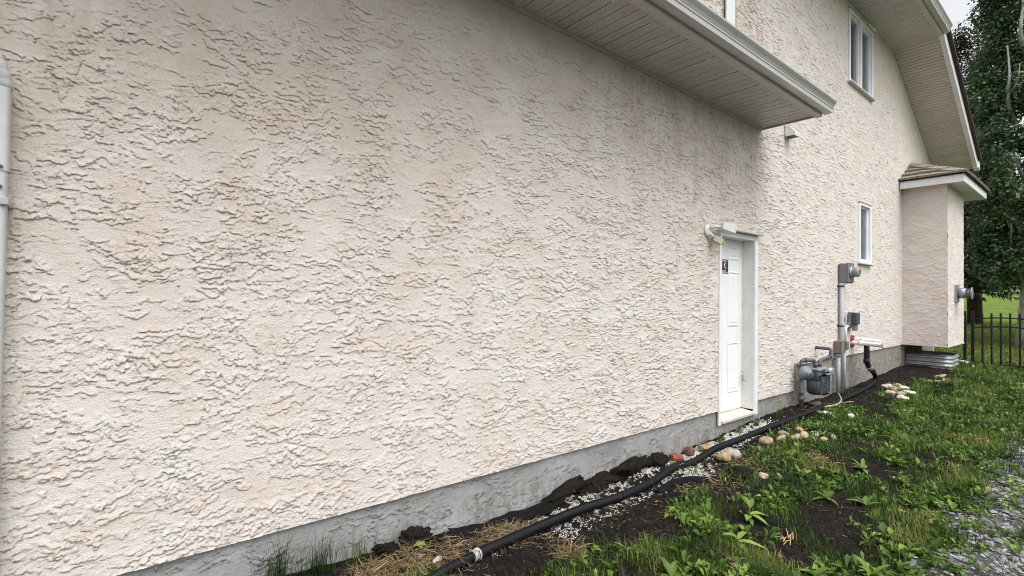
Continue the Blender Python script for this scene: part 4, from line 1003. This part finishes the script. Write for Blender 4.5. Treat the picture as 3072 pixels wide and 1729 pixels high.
# slate gravel
M['slate'] = tint_mat('slate_gravel', [(0, (.07, .073, .08)), (.5, (.20, .207, .217)), (.85, (.34, .35, .365)), (1, (.44, .42, .39))], .7, .35)
x, y, P = scatter(9000, 2.2, 11, -3.2, -1.85, lambda x, y: gravelness(x, y)); n = len(x)
V, T = chips(P + np.stack([0 * x, 0 * x, rng.uniform(-.004, .012, n)], -1), rng.uniform(.007, .026, n), rng.uniform(.10, .28, n), 5, .55)
o = link('gravel', np_mesh('gravel', V, tris=T, mat=M['slate'], attrs={'tint': np.repeat(np.clip(rng.normal(.5, .25, n), 0, 1), 11)})); tag(o, 'grey slate gravel at the right edge of the yard', 'gravel', kind='stuff')

# ---------------------------------------------------------------- stones, leaves, single plants
import bmesh
def stone(name, label, cat, x, y, s, col, seed, group=None, flat=.7, rz=0.0, ang=False, sink=.3):
    bm = bmesh.new(); bmesh.ops.create_icosphere(bm, subdivisions=(4 if cat == 'soil clod' else 3) if not ang else 2, radius=1)
    r = np.random.default_rng(seed); off = r.uniform(0, 50, 3)
    for v in bm.verts:
        p = v.co; k = 1 + .34 * float(perlin(p.x * 1.1 + off[0], p.y * 1.1 + p.z * .7 + off[1], 80)) + .08 * float(perlin(p.x * 3 + off[2], p.y * 3 + p.z * 2, 81))
        if cat == 'soil clod': k += .28 * float(perlin(p.x * 2.3 + off[0], p.y * 2.3 + p.z * 1.9, 83)) + .2 * float(perlin(p.x * 6 + off[1], p.y * 6 - p.z * 5, 84)) + .12 * float(perlin(p.x * 14, p.y * 14 + p.z * 13 + off[2], 85))
        if ang: k = 1 / max(abs(p.x) * 1.0 + abs(p.y) * .35, abs(p.y) * 1.0 + abs(p.z) * .3, abs(p.z) * 1.05 + abs(p.x) * .3) * .9 * (1 + .1 * float(perlin(p.x * 2 + off[0], p.y * 2 + p.z, 82)))
        v.co = Vector((p.x * k * s[0], p.y * k * s[1], p.z * k * s[2]))
    me = bpy.data.meshes.new(name); bm.to_mesh(me); bm.free()
    if not ang: me.polygons.foreach_set('use_smooth', [True] * len(me.polygons))
    me.materials.append(col); o = link(name, me); o.location = (x, y, float(gz(x, y)) + s[2] * (1 - sink)); o.rotation_euler = (r.uniform(-.2, .2), r.uniform(-.2, .2), rz if rz else (r.uniform(-.12, .12) if cat == 'soil clod' else r.uniform(0, 6.28)))
    return tag(o, label, cat, group)
def rockmat(name, a, b, sc=18):
    t = NT(name); p = t.coord(); n = t.noise(p, sc, 6, .68); c = t.mix(t.mr(n, .35, .65), a, b); c = t.mix(t.mr(t.noise(p, 90, 3), .55, .7, 0, .5), c, tuple(q * .5 for q in a)); t.bump(n, .35, .01); return t.done(c, .8, 0, .3)
RT = rockmat('tan_stone', (.25, .19, .125), (.40, .34, .25)); RG = rockmat('grey_stone', (.26, .235, .21), (.40, .37, .33)); RR = rockmat('red_stone', (.17, .045, .028), (.30, .10, .06)); RB = rockmat('brown_stone', (.13, .075, .05), (.22, .13, .09)); RY_ = rockmat('ochre_stone', (.30, .20, .09), (.42, .33, .20)); RW = rockmat('pale_stone', (.50, .47, .42), (.66, .63, .58)); RP = rockmat('pinkish_stone', (.36, .28, .22), (.50, .41, .34))
stone('rock', 'rust red angular rock against the foundation beside the hose', 'rock', 4.21, -.10, (.085, .06, .05), RR, 1, ang=True)
stone('rock', 'small brown rock standing behind the red rock', 'rock', 4.50, -.06, (.06, .045, .055), RB, 2, ang=True)
stone('rock', 'ochre rock between the hose and the wall left of the door', 'rock', 4.71, -.12, (.085, .05, .04), RY_, 3, ang=True)
stone('rock', 'rounded yellow rock in front of the hose left of the door', 'rock', 4.62, -.35, (.06, .055, .05), RY_, 4)
stone('rock', 'grey rounded rock touching the yellow rock before the hose', 'rock', 4.74, -.385, (.085, .06, .055), RG, 5)
CL = [(5.40, -.40, .10, RT, 'largest tan cobble beside the hose in front of the door'), (5.62, -.48, .075, RP, 'pinkish cobble second in the row before the door'), (5.80, -.42, .07, RT, 'tan cobble tucked against the hose opposite the door edge'), (5.72, -.58, .08, RT, 'tan cobble half buried in straw before the door'),
      (5.88, -.60, .075, RP, 'pinkish cobble behind the straw, right of the row'), (6.02, -.50, .06, RY_, 'small ochre cobble behind the row of cobbles'), (5.99, -.67, .07, RG, 'grey brown cobble toward the right end of the row'), (5.92, -.78, .055, RY_, 'small ochre cobble at the right end of the row'), (6.12, -.80, .05, RG, 'smallest grey cobble past the right end of the row')]
for i, (x, y, s, c, l) in enumerate(CL): stone('cobble', l, 'stone', x, y, (s * .9, s * .66, s * .5), c, 10 + i, 'cobbles beside the hose', sink=.5)
stone('pebble', 'pinkish pebble alone on the dark soil below the straw', 'stone', 4.45, -.80, (.045, .035, .028), RP, 30)
stone('pebble', 'tan pebble in the grass right of the tall seedlings', 'stone', 4.02, -1.06, (.022, .02, .016), RY_, 31)
stone('pebble', 'white pebble lying in the hose bed below the gas meter', 'stone', 7.15, -.67, (.06, .04, .035), RW, 32)
stone('pebble', 'pale pebble just behind the hose below the gas meter', 'stone', 7.0, -.44, (.06, .045, .03), RW, 33)
stone('pebble', 'tan pebble on the soil between hose and gas meter', 'stone', 7.45, -.18, (.06, .045, .03), RT, 34)
stone('pebble', 'flat white chip of stone in the straw near the hose clamp', 'stone', 1.48, -.29, (.032, .018, .011), RW, 35)
stone('pebble', 'small pale pebble in the straw at the wall foot', 'stone', 1.41, -.215, (.017, .014, .013), RP, 36)
stone('pebble', 'pinkish flat stone among weeds at the gravel edge', 'stone', 4.72, -1.90, (.065, .045, .022), RP, 37)
C2 = [(9.89, -.38, RW, 'leftmost white stone of the small heap right of the hose'), (9.78, -.48, RT, 'tan stone second in the heap right of the hose'), (9.66, -.56, RY_, 'ochre stone in the middle of the small heap'), (9.95, -.58, RW, 'white stone at the back of the small heap'), (9.40, -.66, RT, 'tan stone at the front of the small heap'), (9.60, -.72, RW, 'white stone at the right end of the small heap'), (9.36, -.55, RP, 'pinkish stone lowest in the small heap'), (9.20, -.74, RW, 'pale stone fallen in front of the small heap'), (10.1, -.46, RT, 'tan stone farthest back in the small heap')]
for i, (x, y, c, l) in enumerate(C2): stone('cobble', l, 'stone', x, y, (.085, .06, .045), c, 50 + i, 'heap of stones right of the hose')
stone('slab', 'flat tan slab lying nearest the window well', 'stone', 11.66, -.75, (.16, .07, .03), RT, 70, ang=True); stone('slab', 'pale flat slab in front of the window well', 'stone', 11.45, -.86, (.12, .06, .022), RP, 71, ang=True)
stone('slab', 'long tan slab in the weeds left of the pale slab', 'stone', 11.14, -.72, (.18, .06, .025), RT, 72, ang=True); stone('slab', 'rusty flat slab among weeds nearest the gate', 'stone', 11.05, -1.06, (.15, .05, .02), RB, 73, ang=True)
stone('paver', 'pale concrete paver at the foot of the fence post', 'paver', 14.75, -.60, (.22, .12, .05), RW, 74, ang=True, rz=.05)

def dirt_clod(x, y, s, seed, label): stone('soil_clod', label, 'soil clod', x, y, s, M['crumb_solid'], seed, 'dark clods along the foundation', sink=.55)
t_ = NT('clod'); n_ = t_.noise(t_.coord(), 40, 6, .75); t_.bump(n_, .9, .02); M['crumb_solid'] = t_.done(t_.ramp(n_, [(.3, (.006, .0048, .004)), (.55, (.018, .014, .011)), (.72, (.05, .039, .03))]), .95, 0, .15)
for i, (x, y, s, l) in enumerate([(1.47, -.04, (.10, .07, .048), 'big dark clod against the wall beside the dry straw'), (1.28, -.07, (.07, .05, .035), 'small dark clod left of the big clod by the straw'), (2.78, -.02, (.24, .08, .042), 'long dark clod at the wall above the hose'), (3.22, -.02, (.20, .08, .045), 'rounded dark clod at the wall right of the long clod'), (3.62, -.02, (.22, .085, .056), 'tall dark clod at the wall left of the red rock'), (3.98, -.02, (.16, .08, .054), 'dark clod at the wall next to the red rock'), (4.36, -.63, (.12, .09, .05), 'dark clod in front of the cobbles and straw')]): dirt_clod(x, y, s, 90 + i, l)

# black sheeting and buried pipe
m = MB(); N = 40; vs = []
for i in range(N + 1):
    x = 1.72 + 1.45 * i / N
    for j in range(5):
        y = -.012 - .030 * j - .02 * math.sin(i * .35); vs.append((x, min(y, -.01), float(gz(x, y, False)) + .014 + .016 * float(perlin(i * .31, j * .7, 96)) + .03 * (1 - j / 4) ** 3))
m.add(vs, [(i * 5 + j, (i + 1) * 5 + j, (i + 1) * 5 + j + 1, i * 5 + j + 1) for i in range(N) for j in range(4)], True)
o = m.build('landscape_fabric', worn('black_fabric', (.006, .006, .006), .8, var=.3, scale=30, spec=.15)); tag(o, 'torn black sheeting along the foot of the grey foundation', 'sheeting')
m = MB(); m.tube(spline([G(3.55, -.34, -.01), G(3.72, -.37, .022), G(3.9, -.42, .03), G(4.05, -.46, .01)], 6), [.036] * 19, 12); o = m.build('buried_pipe', worn('grey_black_plastic', (.010, .010, .012), .85, var=.3, scale=20, spec=.08)); tag(o, 'short dark grey pipe stub half buried in front of the hose', 'pipe')
m = MB(); m.tube(spline([G(1.36, -.28, .012), G(1.37, -.36, .016), G(1.45, -.42, .02), G(1.56, -.40, .012)], 6), .004, 6); o = m.build('wire', worn('pale_wire', (.45, .43, .36), .5)); tag(o, 'thin pale curved wire on the soil left of the hose clamp', 'wire')
m = MB(); m.tube(spline([G(7.25, -.34, .02), G(7.5, -.40, .05), G(7.75, -.38, .10), G(7.9, -.30, .16)], 6), [.014] * 10 + [.009] * 9, 7); m.tube(spline([G(7.6, -.40, .06), G(7.85, -.46, .08), G(8.0, -.45, .06)], 5), .006, 6); o = m.build('dead_branch', rockmat('bleached_wood', (.28, .23, .17), (.42, .36, .28))); tag(o, 'bleached dead branch on the ground under the gas meter', 'branch')
for (x, y, a, l) in ((3.62, -1.30, .3, 'pale dry stalks heaped beside the dark soil hollow'), (2.95, -1.30, 1.0, 'bundle of tan stalks at the bottom of the yard')):
    m = MB(G(x, y)); r = random.Random(int(x * 100))
    for i in range(9):
        q = a + r.uniform(-.7, .7); c_ = G(x + r.uniform(-.06, .06), y + r.uniform(-.05, .05)); L_ = r.uniform(.06, .14); d = Vector((math.cos(q), math.sin(q), r.uniform(-.1, .3)))
        m.tube([c_ - d * L_ * .5 + Vector((0, 0, .012)), c_ + Vector((0, 0, .02)), c_ + d * L_ * .5 + Vector((0, 0, .012))], [.004, .0035, .002], 5)
    o = m.build('dry_stalks', rockmat('stalk' + str(int(x * 10)), (.40, .29, .16), (.54, .43, .27)), None, tuple(G(x, y))); tag(o, l, 'stalks')

m = MB((5.97, RC - .01, .45)); r = random.Random(8)
for i in range(12):
    c_ = Vector((5.965 + r.uniform(-.012, .012), RC - .012 - r.uniform(0, .02), .45 + r.uniform(-.06, .06))); d = Vector((r.uniform(-1, .2), r.uniform(-1, 0), r.uniform(-1, 1))).normalized() * r.uniform(.02, .06)
    m.tube([c_, c_ + d * .6 + Vector((0, -.004, .004)), c_ + d], [.0025, .002, .001], 5)
o = m.build('dead_weed', rockmat('dead_weed_brown', (.10, .075, .05), (.22, .17, .11)), None, (5.97, RC - .01, .45)); tag(o, 'wisp of dead weed caught in the corner of the door recess', 'weed')

def single(name, label, cat, x, y, leaves, mat, group=None, stems=None, stem_mat=None):
    """a plant whose leaves are listed as (azimuth, elevation, length, width, height, tint)"""
    o0 = G(x, y); t = thing(name, label, cat, tuple(o0), group)
    L = np.array(leaves); n = len(L); az, el = L[:, 0], L[:, 1]
    d = np.stack([np.cos(az) * np.cos(el), np.sin(az) * np.cos(el), np.sin(el)], -1); nrm = np.stack([-np.cos(az) * np.sin(el), -np.sin(az) * np.sin(el), np.cos(el)], -1)
    base = np.stack([.006 * np.cos(az), .006 * np.sin(az), L[:, 4]], -1)
    for i in range(n):
        # long leaf of several segments with a folded midrib
        s = np.cross(d[i], nrm[i]); s /= np.linalg.norm(s); m = MB(); K = 7; vs = []
        for k in range(K + 1):
            u = k / K; w = L[i, 3] * .5 * math.sin(math.pi * min(1, .06 + u * .94) ** .8) * (1 + .12 * math.sin(u * 19 + i)); c = base[i] + d[i] * L[i, 2] * u + np.array([0, 0, -1]) * L[i, 2] * .35 * u * u
            vs += [tuple(c + s * w + nrm[i] * w * .3), tuple(c), tuple(c - s * w + nrm[i] * w * .3)]
        m.add(vs, [f for k in range(K) for f in ((k * 3, k * 3 + 3, k * 3 + 4, k * 3 + 1), (k * 3 + 1, k * 3 + 4, k * 3 + 5, k * 3 + 2))], True)
        me = m.mesh('leaf', mat); at_ = me.attributes.new('tint', 'FLOAT', 'POINT'); at_.data.foreach_set('value', np.full(len(me.vertices), L[i, 5], dtype=np.float32)); link('leaf', me, t)
    h = max(L[:, 4].max(), .02); m = MB(); m.tube([(0, 0, -.01), (0, 0, h * .6), (0, 0, h + .004)], [.005, .004, .003], 6); me = m.mesh('stem', mat); at_ = me.attributes.new('tint', 'FLOAT', 'POINT'); at_.data.foreach_set('value', np.full(len(me.vertices), .7, dtype=np.float32)); link('stem', me, t)
    return t
R_ = random.Random(11)
single('weed_seedling', 'upright pale green seedling with long leaves on bare soil', 'weed', 3.67, -1.04, [(-.6, .15, .16, .050, .05, .95), (-1.4, -.05, .13, .048, .05, .9), (2.4, 1.1, .20, .040, .10, .9), (1.2, .9, .13, .05, .10, .7), (.2, .7, .13, .045, .09, .75), (3.4, .3, .10, .05, .04, .85), (-2.4, .0, .07, .035, .02, .7)], M['weed'])
single('weed_seedling', 'lower pale green seedling spreading long leaves toward the camera', 'weed', 3.23, -1.17, [(-.9, .10, .19, .052, .04, .95), (.1, .35, .16, .040, .05, .85), (2.6, .6, .13, .042, .06, .85), (-2.0, .0, .09, .04, .03, .75), (1.4, .6, .09, .03, .05, .7)], M['weed'])
single('weed_seedling', 'small bright weed growing in the shade of the red rock', 'weed', 4.08, -.20, [(a, .5, .06, .024, .02, .95) for a in (.3, 1.5, 2.7, 4.0, 5.2)], M['weed'])
single('weed_seedling', 'thin pale weed on the soil left of the tall seedling', 'weed', 3.35, -.80, [(a, .6, .07, .02, .03, .85) for a in (.1, 1.1, 2.4, 3.5, 4.6, 5.6)], M['weed'])
single('weed_seedling', 'two-leaf green sprout between the hose and the grass', 'weed', 2.45, -.62, [(.4, .3, .06, .04, .02, .8), (3.6, .5, .05, .035, .02, .75), (-1.2, .3, .05, .03, .02, .8)], M['weed'])
single('weed_seedling', 'fresh sprout beside the big clod at the wall foot', 'weed', 1.44, -.16, [(a, .5, .045, .026, .02, .9) for a in (.3, 1.6, 3.0, 4.4, 5.4)], M['weed'])
for i, (x, y, n, l) in enumerate([(5.37, -1.28, 11, 'bushy dandelion rosette beside the long bare soil hollow'), (4.44, -1.30, 8, 'broad dandelion with one raised leaf in the middle of the yard'), (4.56, -1.52, 9, 'dandelion rosette right of the raised-leaf dandelion'), (5.75, -1.42, 12, 'tall leafy dandelion clump toward the gravel'), (3.3, -1.60, 12, 'dandelion with jagged leaves near the bottom edge'), (3.62, -1.80, 11, 'dandelion rosette with a yellow bud near the gravel'), (6.5, -1.25, 11, 'dandelion clump on the far side of the yard'), (4.9, -1.75, 9, 'dandelion rosette at the edge of the slate gravel'), (2.55, -1.12, 9, 'dandelion rosette lowest in the picture left of the stalks')]):
    single('dandelion', l, 'weed', x, y, [(R_.uniform(0, 6.28), R_.uniform(.15, 1.0), R_.uniform(.09, .17), R_.uniform(.022, .042), .015, R_.uniform(.45, .9)) for _ in range(n)], M['weed'], 'dandelions in the yard')
def blade_tuft(x, y, n, l0, l1, label, tint=.25):
    o0 = np.array([x, y, float(gz(x, y))]); P = np.stack([rng.normal(0, .04, n), -np.abs(rng.normal(0, .02, n)), np.zeros(n)], -1)
    v = blades_np(P, rng.uniform(2.2, 7.2, n), rng.uniform(.1, .75, n), rng.uniform(l0, l1, n), rng.uniform(.002, .0035, n), np.clip(rng.normal(tint, .12, n), 0, 1))
    o = link('grass_tuft', plant_mesh('grass_tuft', [v], M['grass'])); o.location = o0; tag(o, label, 'grass tuft', 'tall grass tufts at the wall')
blade_tuft(.70, -.05, 130, .12, .30, 'tall dark grass tuft at the foundation, leftmost of three'); blade_tuft(.90, -.05, 110, .10, .26, 'tall dark grass tuft at the foundation, middle of three'); blade_tuft(1.10, -.06, 70, .08, .2, 'thin grass tuft at the foundation beside the straw', .5)
for i, (x, y, n, l) in enumerate([(4.75, -.05, 60, 'sparse green grass tuft growing through the white granules'), (5.1, -.06, 60, 'grass tuft in the white granules under the door trim'), (5.5, -.06, 70, 'grass tuft under the middle of the door sill'), (5.9, -.06, 60, 'grass tuft under the right end of the door sill'), (6.5, -.08, 80, 'grass tuft on the soil between door and gas meter'), (8.95, -.10, 90, 'leafy tuft at the foot of the conduits')]): blade_tuft(x, y, n, .06, .16, l, .5)
def fallen(x, y, az, ln, label, tint):
    o0 = G(x, y, .03); v = leaves_np(np.zeros((1, 3)), np.array([[math.cos(az), math.sin(az), .1]]), np.array([[.1, .1, 1.0]]), np.array([ln]), np.array([ln * .6]), np.array([tint]), .05)
    o = link('fallen_leaf', plant_mesh('fallen_leaf', [v], M['fallen'])); o.location = o0; tag(o, label, 'leaf', 'fallen yellow leaves')
fallen(4.1, -1.68, -.4, .085, 'large pale yellow leaf lying on bare soil', 1); fallen(4.68, -1.74, 1.0, .07, 'orange yellow leaf in the weeds behind the pale leaf', .1); fallen(2.81, -.10, .9, .05, 'curled tan leaf on the black sheeting', .8); fallen(5.06, -1.95, .3, .05, 'small yellow leaf near the gravel', .5); fallen(2.45, -.05, .0, .04, 'tiny tan leaf at the wall foot', .8)

# ---------------------------------------------------------------- trees
M['poplar'] = leafmat('poplar_leaves', [(0, (.030, .062, .030)), (.4, (.095, .16, .078)), (.75, (.20, .28, .135)), (1, (.34, .42, .18))], .33, .4, .5)
M['spruce'] = leafmat('spruce_needles', [(0, (.006, .010, .006)), (.6, (.012, .022, .012)), (1, (.03, .045, .022))], .6, .1)
M['plum'] = leafmat('plum_leaves', [(0, (.022, .016, .014)), (.5, (.040, .034, .022)), (1, (.075, .075, .035))], .5, .25)
M['wood_far'] = leafmat('far_foliage', [(0, (.012, .022, .010)), (1, (.05, .075, .025))], .6, .2)
bk = NT('pale_bark'); pb = bk.coord(); nb = bk.noise(bk.map(pb, (1, 1, .3)), 14, 6, .7); bk.bump(nb, .4, .02); M['bark_pale'] = bk.done(bk.ramp(nb, [(.3, (.16, .16, .13)), (.5, (.42, .43, .37)), (.7, (.55, .56, .49))]), .85, 0, .2)
bk = NT('dark_bark'); pb = bk.coord(); nb = bk.noise(bk.map(pb, (1, 1, .25)), 18, 6, .7); bk.bump(nb, .6, .03); M['bark_dark'] = bk.done(bk.ramp(nb, [(.3, (.03, .022, .018)), (.6, (.085, .065, .052))]), .9, 0, .2)

def clump_leaves(C, R, per, l0, l1, wr, tint_c, down=.3):
    n = len(C) * per; c = np.repeat(C, per, 0); r = np.repeat(R, per)
    d = rng.normal(size=(n, 3)); d /= np.linalg.norm(d, axis=1)[:, None]
    P = c + d * (r * rng.random(n) ** .45)[:, None]
    az = rng.uniform(0, 6.28, n); ld = np.stack([np.cos(az), np.sin(az), rng.uniform(-.9, .2, n) - down], -1)
    nrm = d * .7 + rng.normal(0, .35, (n, 3)) + np.array([0, 0, .7])
    L = rng.uniform(l0, l1, n); tn = np.clip(np.repeat(tint_c, per) + rng.normal(0, .13, n), 0, 1)
    s = np.cross(ld, nrm); s /= np.linalg.norm(s, axis=1)[:, None] + 1e-9; ld /= np.linalg.norm(ld, axis=1)[:, None]; W = (L * rng.uniform(wr[0], wr[1], n) * .5)[:, None]; md = P + ld * (L * .42)[:, None]
    V = np.stack([P, md + s * W, md - s * W, P + ld * L[:, None]], 1).reshape(-1, 3); k = np.arange(n)[:, None] * 4
    return V, np.concatenate([k + [0, 2, 1], k + [1, 2, 3]], 1).reshape(-1, 3), np.repeat(tn, 4)

def poplar(x, y, h, rmax, zb, label, nclump=950, per=105, lean=0.0):
    o0 = np.array([x, y, float(gz(x, y))]); t = thing('poplar_tree', label, 'tree', tuple(o0), 'columnar poplars beyond the gate')
    m = MB(); K = 10; m.tube([(.12 * math.sin(k * .7), .1 * math.cos(k * .5) - .1, h * .97 * k / K - .15) for k in range(K + 1)], [.19 * (1 - .9 * k / K) + .02 + (.07 if k == 0 else 0) for k in range(K + 1)], 12); m.build('trunk', M['bark_pale'], t)
    r = random.Random(int(h * 10 + x)); C = []
    for k in range(34):
        z0 = zb * .6 + (h * .80 - zb) * (k / 34) + r.uniform(0, .3); a = r.uniform(0, 6.28) if k % 3 else math.pi + r.uniform(-.6, .8); l = r.uniform(1.4, 2.6) * (1 - .3 * k / 34); rr_ = rmax * (1 - .5 * (z0 / h) ** 2)
        pts = [(.05 * math.cos(a), .05 * math.sin(a), z0), (rr_ * .35 * math.cos(a), rr_ * .35 * math.sin(a), z0 + l * .35), (rr_ * .62 * math.cos(a), rr_ * .62 * math.sin(a), z0 + l * .75), (rr_ * .8 * math.cos(a + .1), rr_ * .8 * math.sin(a + .1), z0 + l * 1.2)]
        m = MB(); m.tube(spline(pts, 4), [.055 - .045 * i / 12 for i in range(13)], 7); m.build('branch', M['bark_pale'], t)
    z = zb + (h - zb) * rng.random(nclump) ** 1.1; prof = rmax * np.clip(np.minimum((z - zb + .7) / 1.2, 1), 0, 1) * np.clip(1.05 - .75 * ((z - zb) / (h - zb)) ** 2.2, .05, 1)
    a = rng.uniform(0, 6.28, nclump); q = np.sqrt(rng.random(nclump)) * .55 + .45; q = q * (1 + .25 * perlin(a * 1.2 + 5, z / .7, 91))
    C = np.stack([np.cos(a) * q * prof, np.sin(a) * q * prof, z], -1)
    tc = np.clip(.42 + .3 * perlin(a * 2, z / .8, 92) + rng.normal(0, .1, nclump), 0, 1)
    v = clump_leaves(C, rng.uniform(.20, .40, nclump), per, .06, .11, (.7, .95), tc)
    link('crown', plant_mesh('crown', [v], M['poplar']), t)
    for a, z0, z1, q0, q1 in ((3.3, 4.6, 6.2, .78, .90), (3.75, 5.6, 8.0, .85, .74), (2.85, 6.4, 7.9, .82, .86), (3.5, 3.4, 4.3, .82, .9), (3.1, 8.2, 9.6, .84, .72)):
        m = MB(); m.tube(spline([(rmax * q0 * .6 * math.cos(a), rmax * q0 * .6 * math.sin(a), z0 - .5), (rmax * q0 * math.cos(a), rmax * q0 * math.sin(a), z0), (rmax * (q0 + q1) * .53 * math.cos(a + .05), rmax * (q0 + q1) * .53 * math.sin(a + .05), (z0 + z1) / 2), (rmax * q1 * math.cos(a), rmax * q1 * math.sin(a), z1)], 5), [.055 - .04 * i / 15 for i in range(16)], 8); m.tube(spline([(rmax * q0 * math.cos(a), rmax * q0 * math.sin(a), z0 + .2), (rmax * (q0 + .12) * math.cos(a + .2), rmax * (q0 + .12) * math.sin(a + .2), z0 + .45), (rmax * (q0 + .12) * math.cos(a + .25), rmax * (q0 + .12) * math.sin(a + .25), z0 + .9)], 4), [.03 - .02 * i / 8 for i in range(9)], 6); m.build('branch', M['bark_pale'], t)
poplar(19.0, -1.29, 13.5, 1.15, 1.75, 'tall columnar poplar with pale branches at the right edge')
poplar(20.3, -3.2, 13.0, 1.25, 1.5, 'second columnar poplar, right of the first one', 500, 60)

def spruce(x, y, h, r0, zb, label):
    o0 = np.array([x, y, float(gz(x, y))]); t = thing('spruce_tree', label, 'tree', tuple(o0))
    m = MB(); m.tube([(0, 0, -.2), (0, 0, h * .5), (0, 0, h)], [.22, .13, .02], 10); m.build('trunk', M['bark_dark'], t)
    parts = []; n = 190
    for k in range(n):
        u = k / n; z = zb + (h - zb) * u; a = k * 2.399; L = r0 * (1 - u) ** .8 * random.uniform(.75, 1.1)
        s = np.linspace(.1, 1, 16); px = np.cos(a) * L * s; py = np.sin(a) * L * s; pz = z - .35 * L * s + .22 * L * s ** 2.5
        per = 6; P = np.repeat(np.stack([px, py, pz], -1), per, 0); m_ = len(P); side = rng.choice([-1, 1], m_)
        az = a + side * rng.uniform(.4, 1.2, m_); d = np.stack([np.cos(az), np.sin(az), rng.uniform(-.9, .0, m_)], -1)
        parts.append(leaves_np(P, d, np.tile([0, 0, 1.0], (m_, 1)) + rng.normal(0, .3, (m_, 3)), rng.uniform(.10, .26, m_), rng.uniform(.03, .06, m_), np.clip(rng.normal(.4, .25, m_), 0, 1), .25))
    link('crown', plant_mesh('crown', parts, M['spruce']), t)
spruce(24.0, .42, 8.0, 1.7, 1.15, 'dark spruce standing behind the poplar and the bay')

def open_tree(x, y, h, r, label, name='plum_tree', mat='plum', ncl=780, per=40, sz=(.09, .16), zb=.25):
    o0 = np.array([x, y, float(gz(x, y))]); t = thing(name, label, 'tree', tuple(o0))
    m = MB(); m.tube([(0, 0, -.2), (.1, .05, h * .35), (0, .1, h * .7), (.1, 0, h * .95)], [.24, .17, .09, .02], 10); m.build('trunk', M['bark_dark'], t)
    rr_ = random.Random(4); C = []
    for k in range(26):
        z0 = h * (zb + .6 * k / 26); a = k * 2.4 + rr_.uniform(-.4, .4); L = r * rr_.uniform(.6, 1.0) * (1 - .45 * (k / 26)); pts = [(0, .05, z0), (L * .4 * math.cos(a), L * .4 * math.sin(a), z0 + L * .25), (L * .75 * math.cos(a + .15), L * .75 * math.sin(a + .15), z0 + L * .5), (L * math.cos(a + .2), L * math.sin(a + .2), z0 + L * .75)]
        sp = spline(pts, 5); m = MB(); m.tube(sp, [.06 - .05 * i / (len(sp) - 1) for i in range(len(sp))], 7); m.build('branch', M['bark_dark'], t)
        for _ in range(ncl // 26):
            p = sp[rr_.randrange(len(sp) // 3, len(sp))]; C.append((p.x + rr_.gauss(0, .25), p.y + rr_.gauss(0, .25), p.z + rr_.gauss(0, .25)))
    C = np.array(C); v = clump_leaves(C, rng.uniform(.25, .5, len(C)), per, sz[0], sz[1], (.5, .7), np.clip(rng.normal(.5, .2, len(C)), 0, 1))
    link('crown', plant_mesh('crown', [v], M[mat]), t)
open_tree(31.0, 2.0, 14.0, 3.0, 'open reddish tree showing sky through its branches')

# far wood behind the lawn
C = []; 
for k in range(46):
    a = math.radians(-35 + 80 * k / 46); d_ = 105 + 18 * math.sin(k * 1.7); x = d_ * math.cos(a); y = -2.7 + d_ * math.sin(a); hh = 9 + 4 * math.sin(k * 2.3)
    for _ in range(26): C.append((x + rng.normal(0, 3.2), y + rng.normal(0, 3.2), float(gz(x, y, False)) + rng.uniform(.2, 1) * hh))
C = np.array(C); v = clump_leaves(C, rng.uniform(1.3, 2.4, len(C)), 22, .6, 1.1, (.6, .9), np.clip(rng.normal(.45, .22, len(C)), 0, 1))
tag(link('far_wood', plant_mesh('far_wood', [v], M['wood_far'])), 'dark line of distant trees beyond the lawn', 'wood', kind='stuff')
o = G(30, 1.45); m = MB(o); m.tube([(30, 1.45, o.z - .1), (30, 1.45, o.z + 1.1)], .03, 8); m.tube([(30, 1.45, o.z + 1.1), (30, 1.45, o.z + 1.13)], [.036, .02], 8); q = m.build('marker_post', M['black_metal'], None, tuple(o)); tag(q, 'thin black post on the lawn behind the vent', 'post')
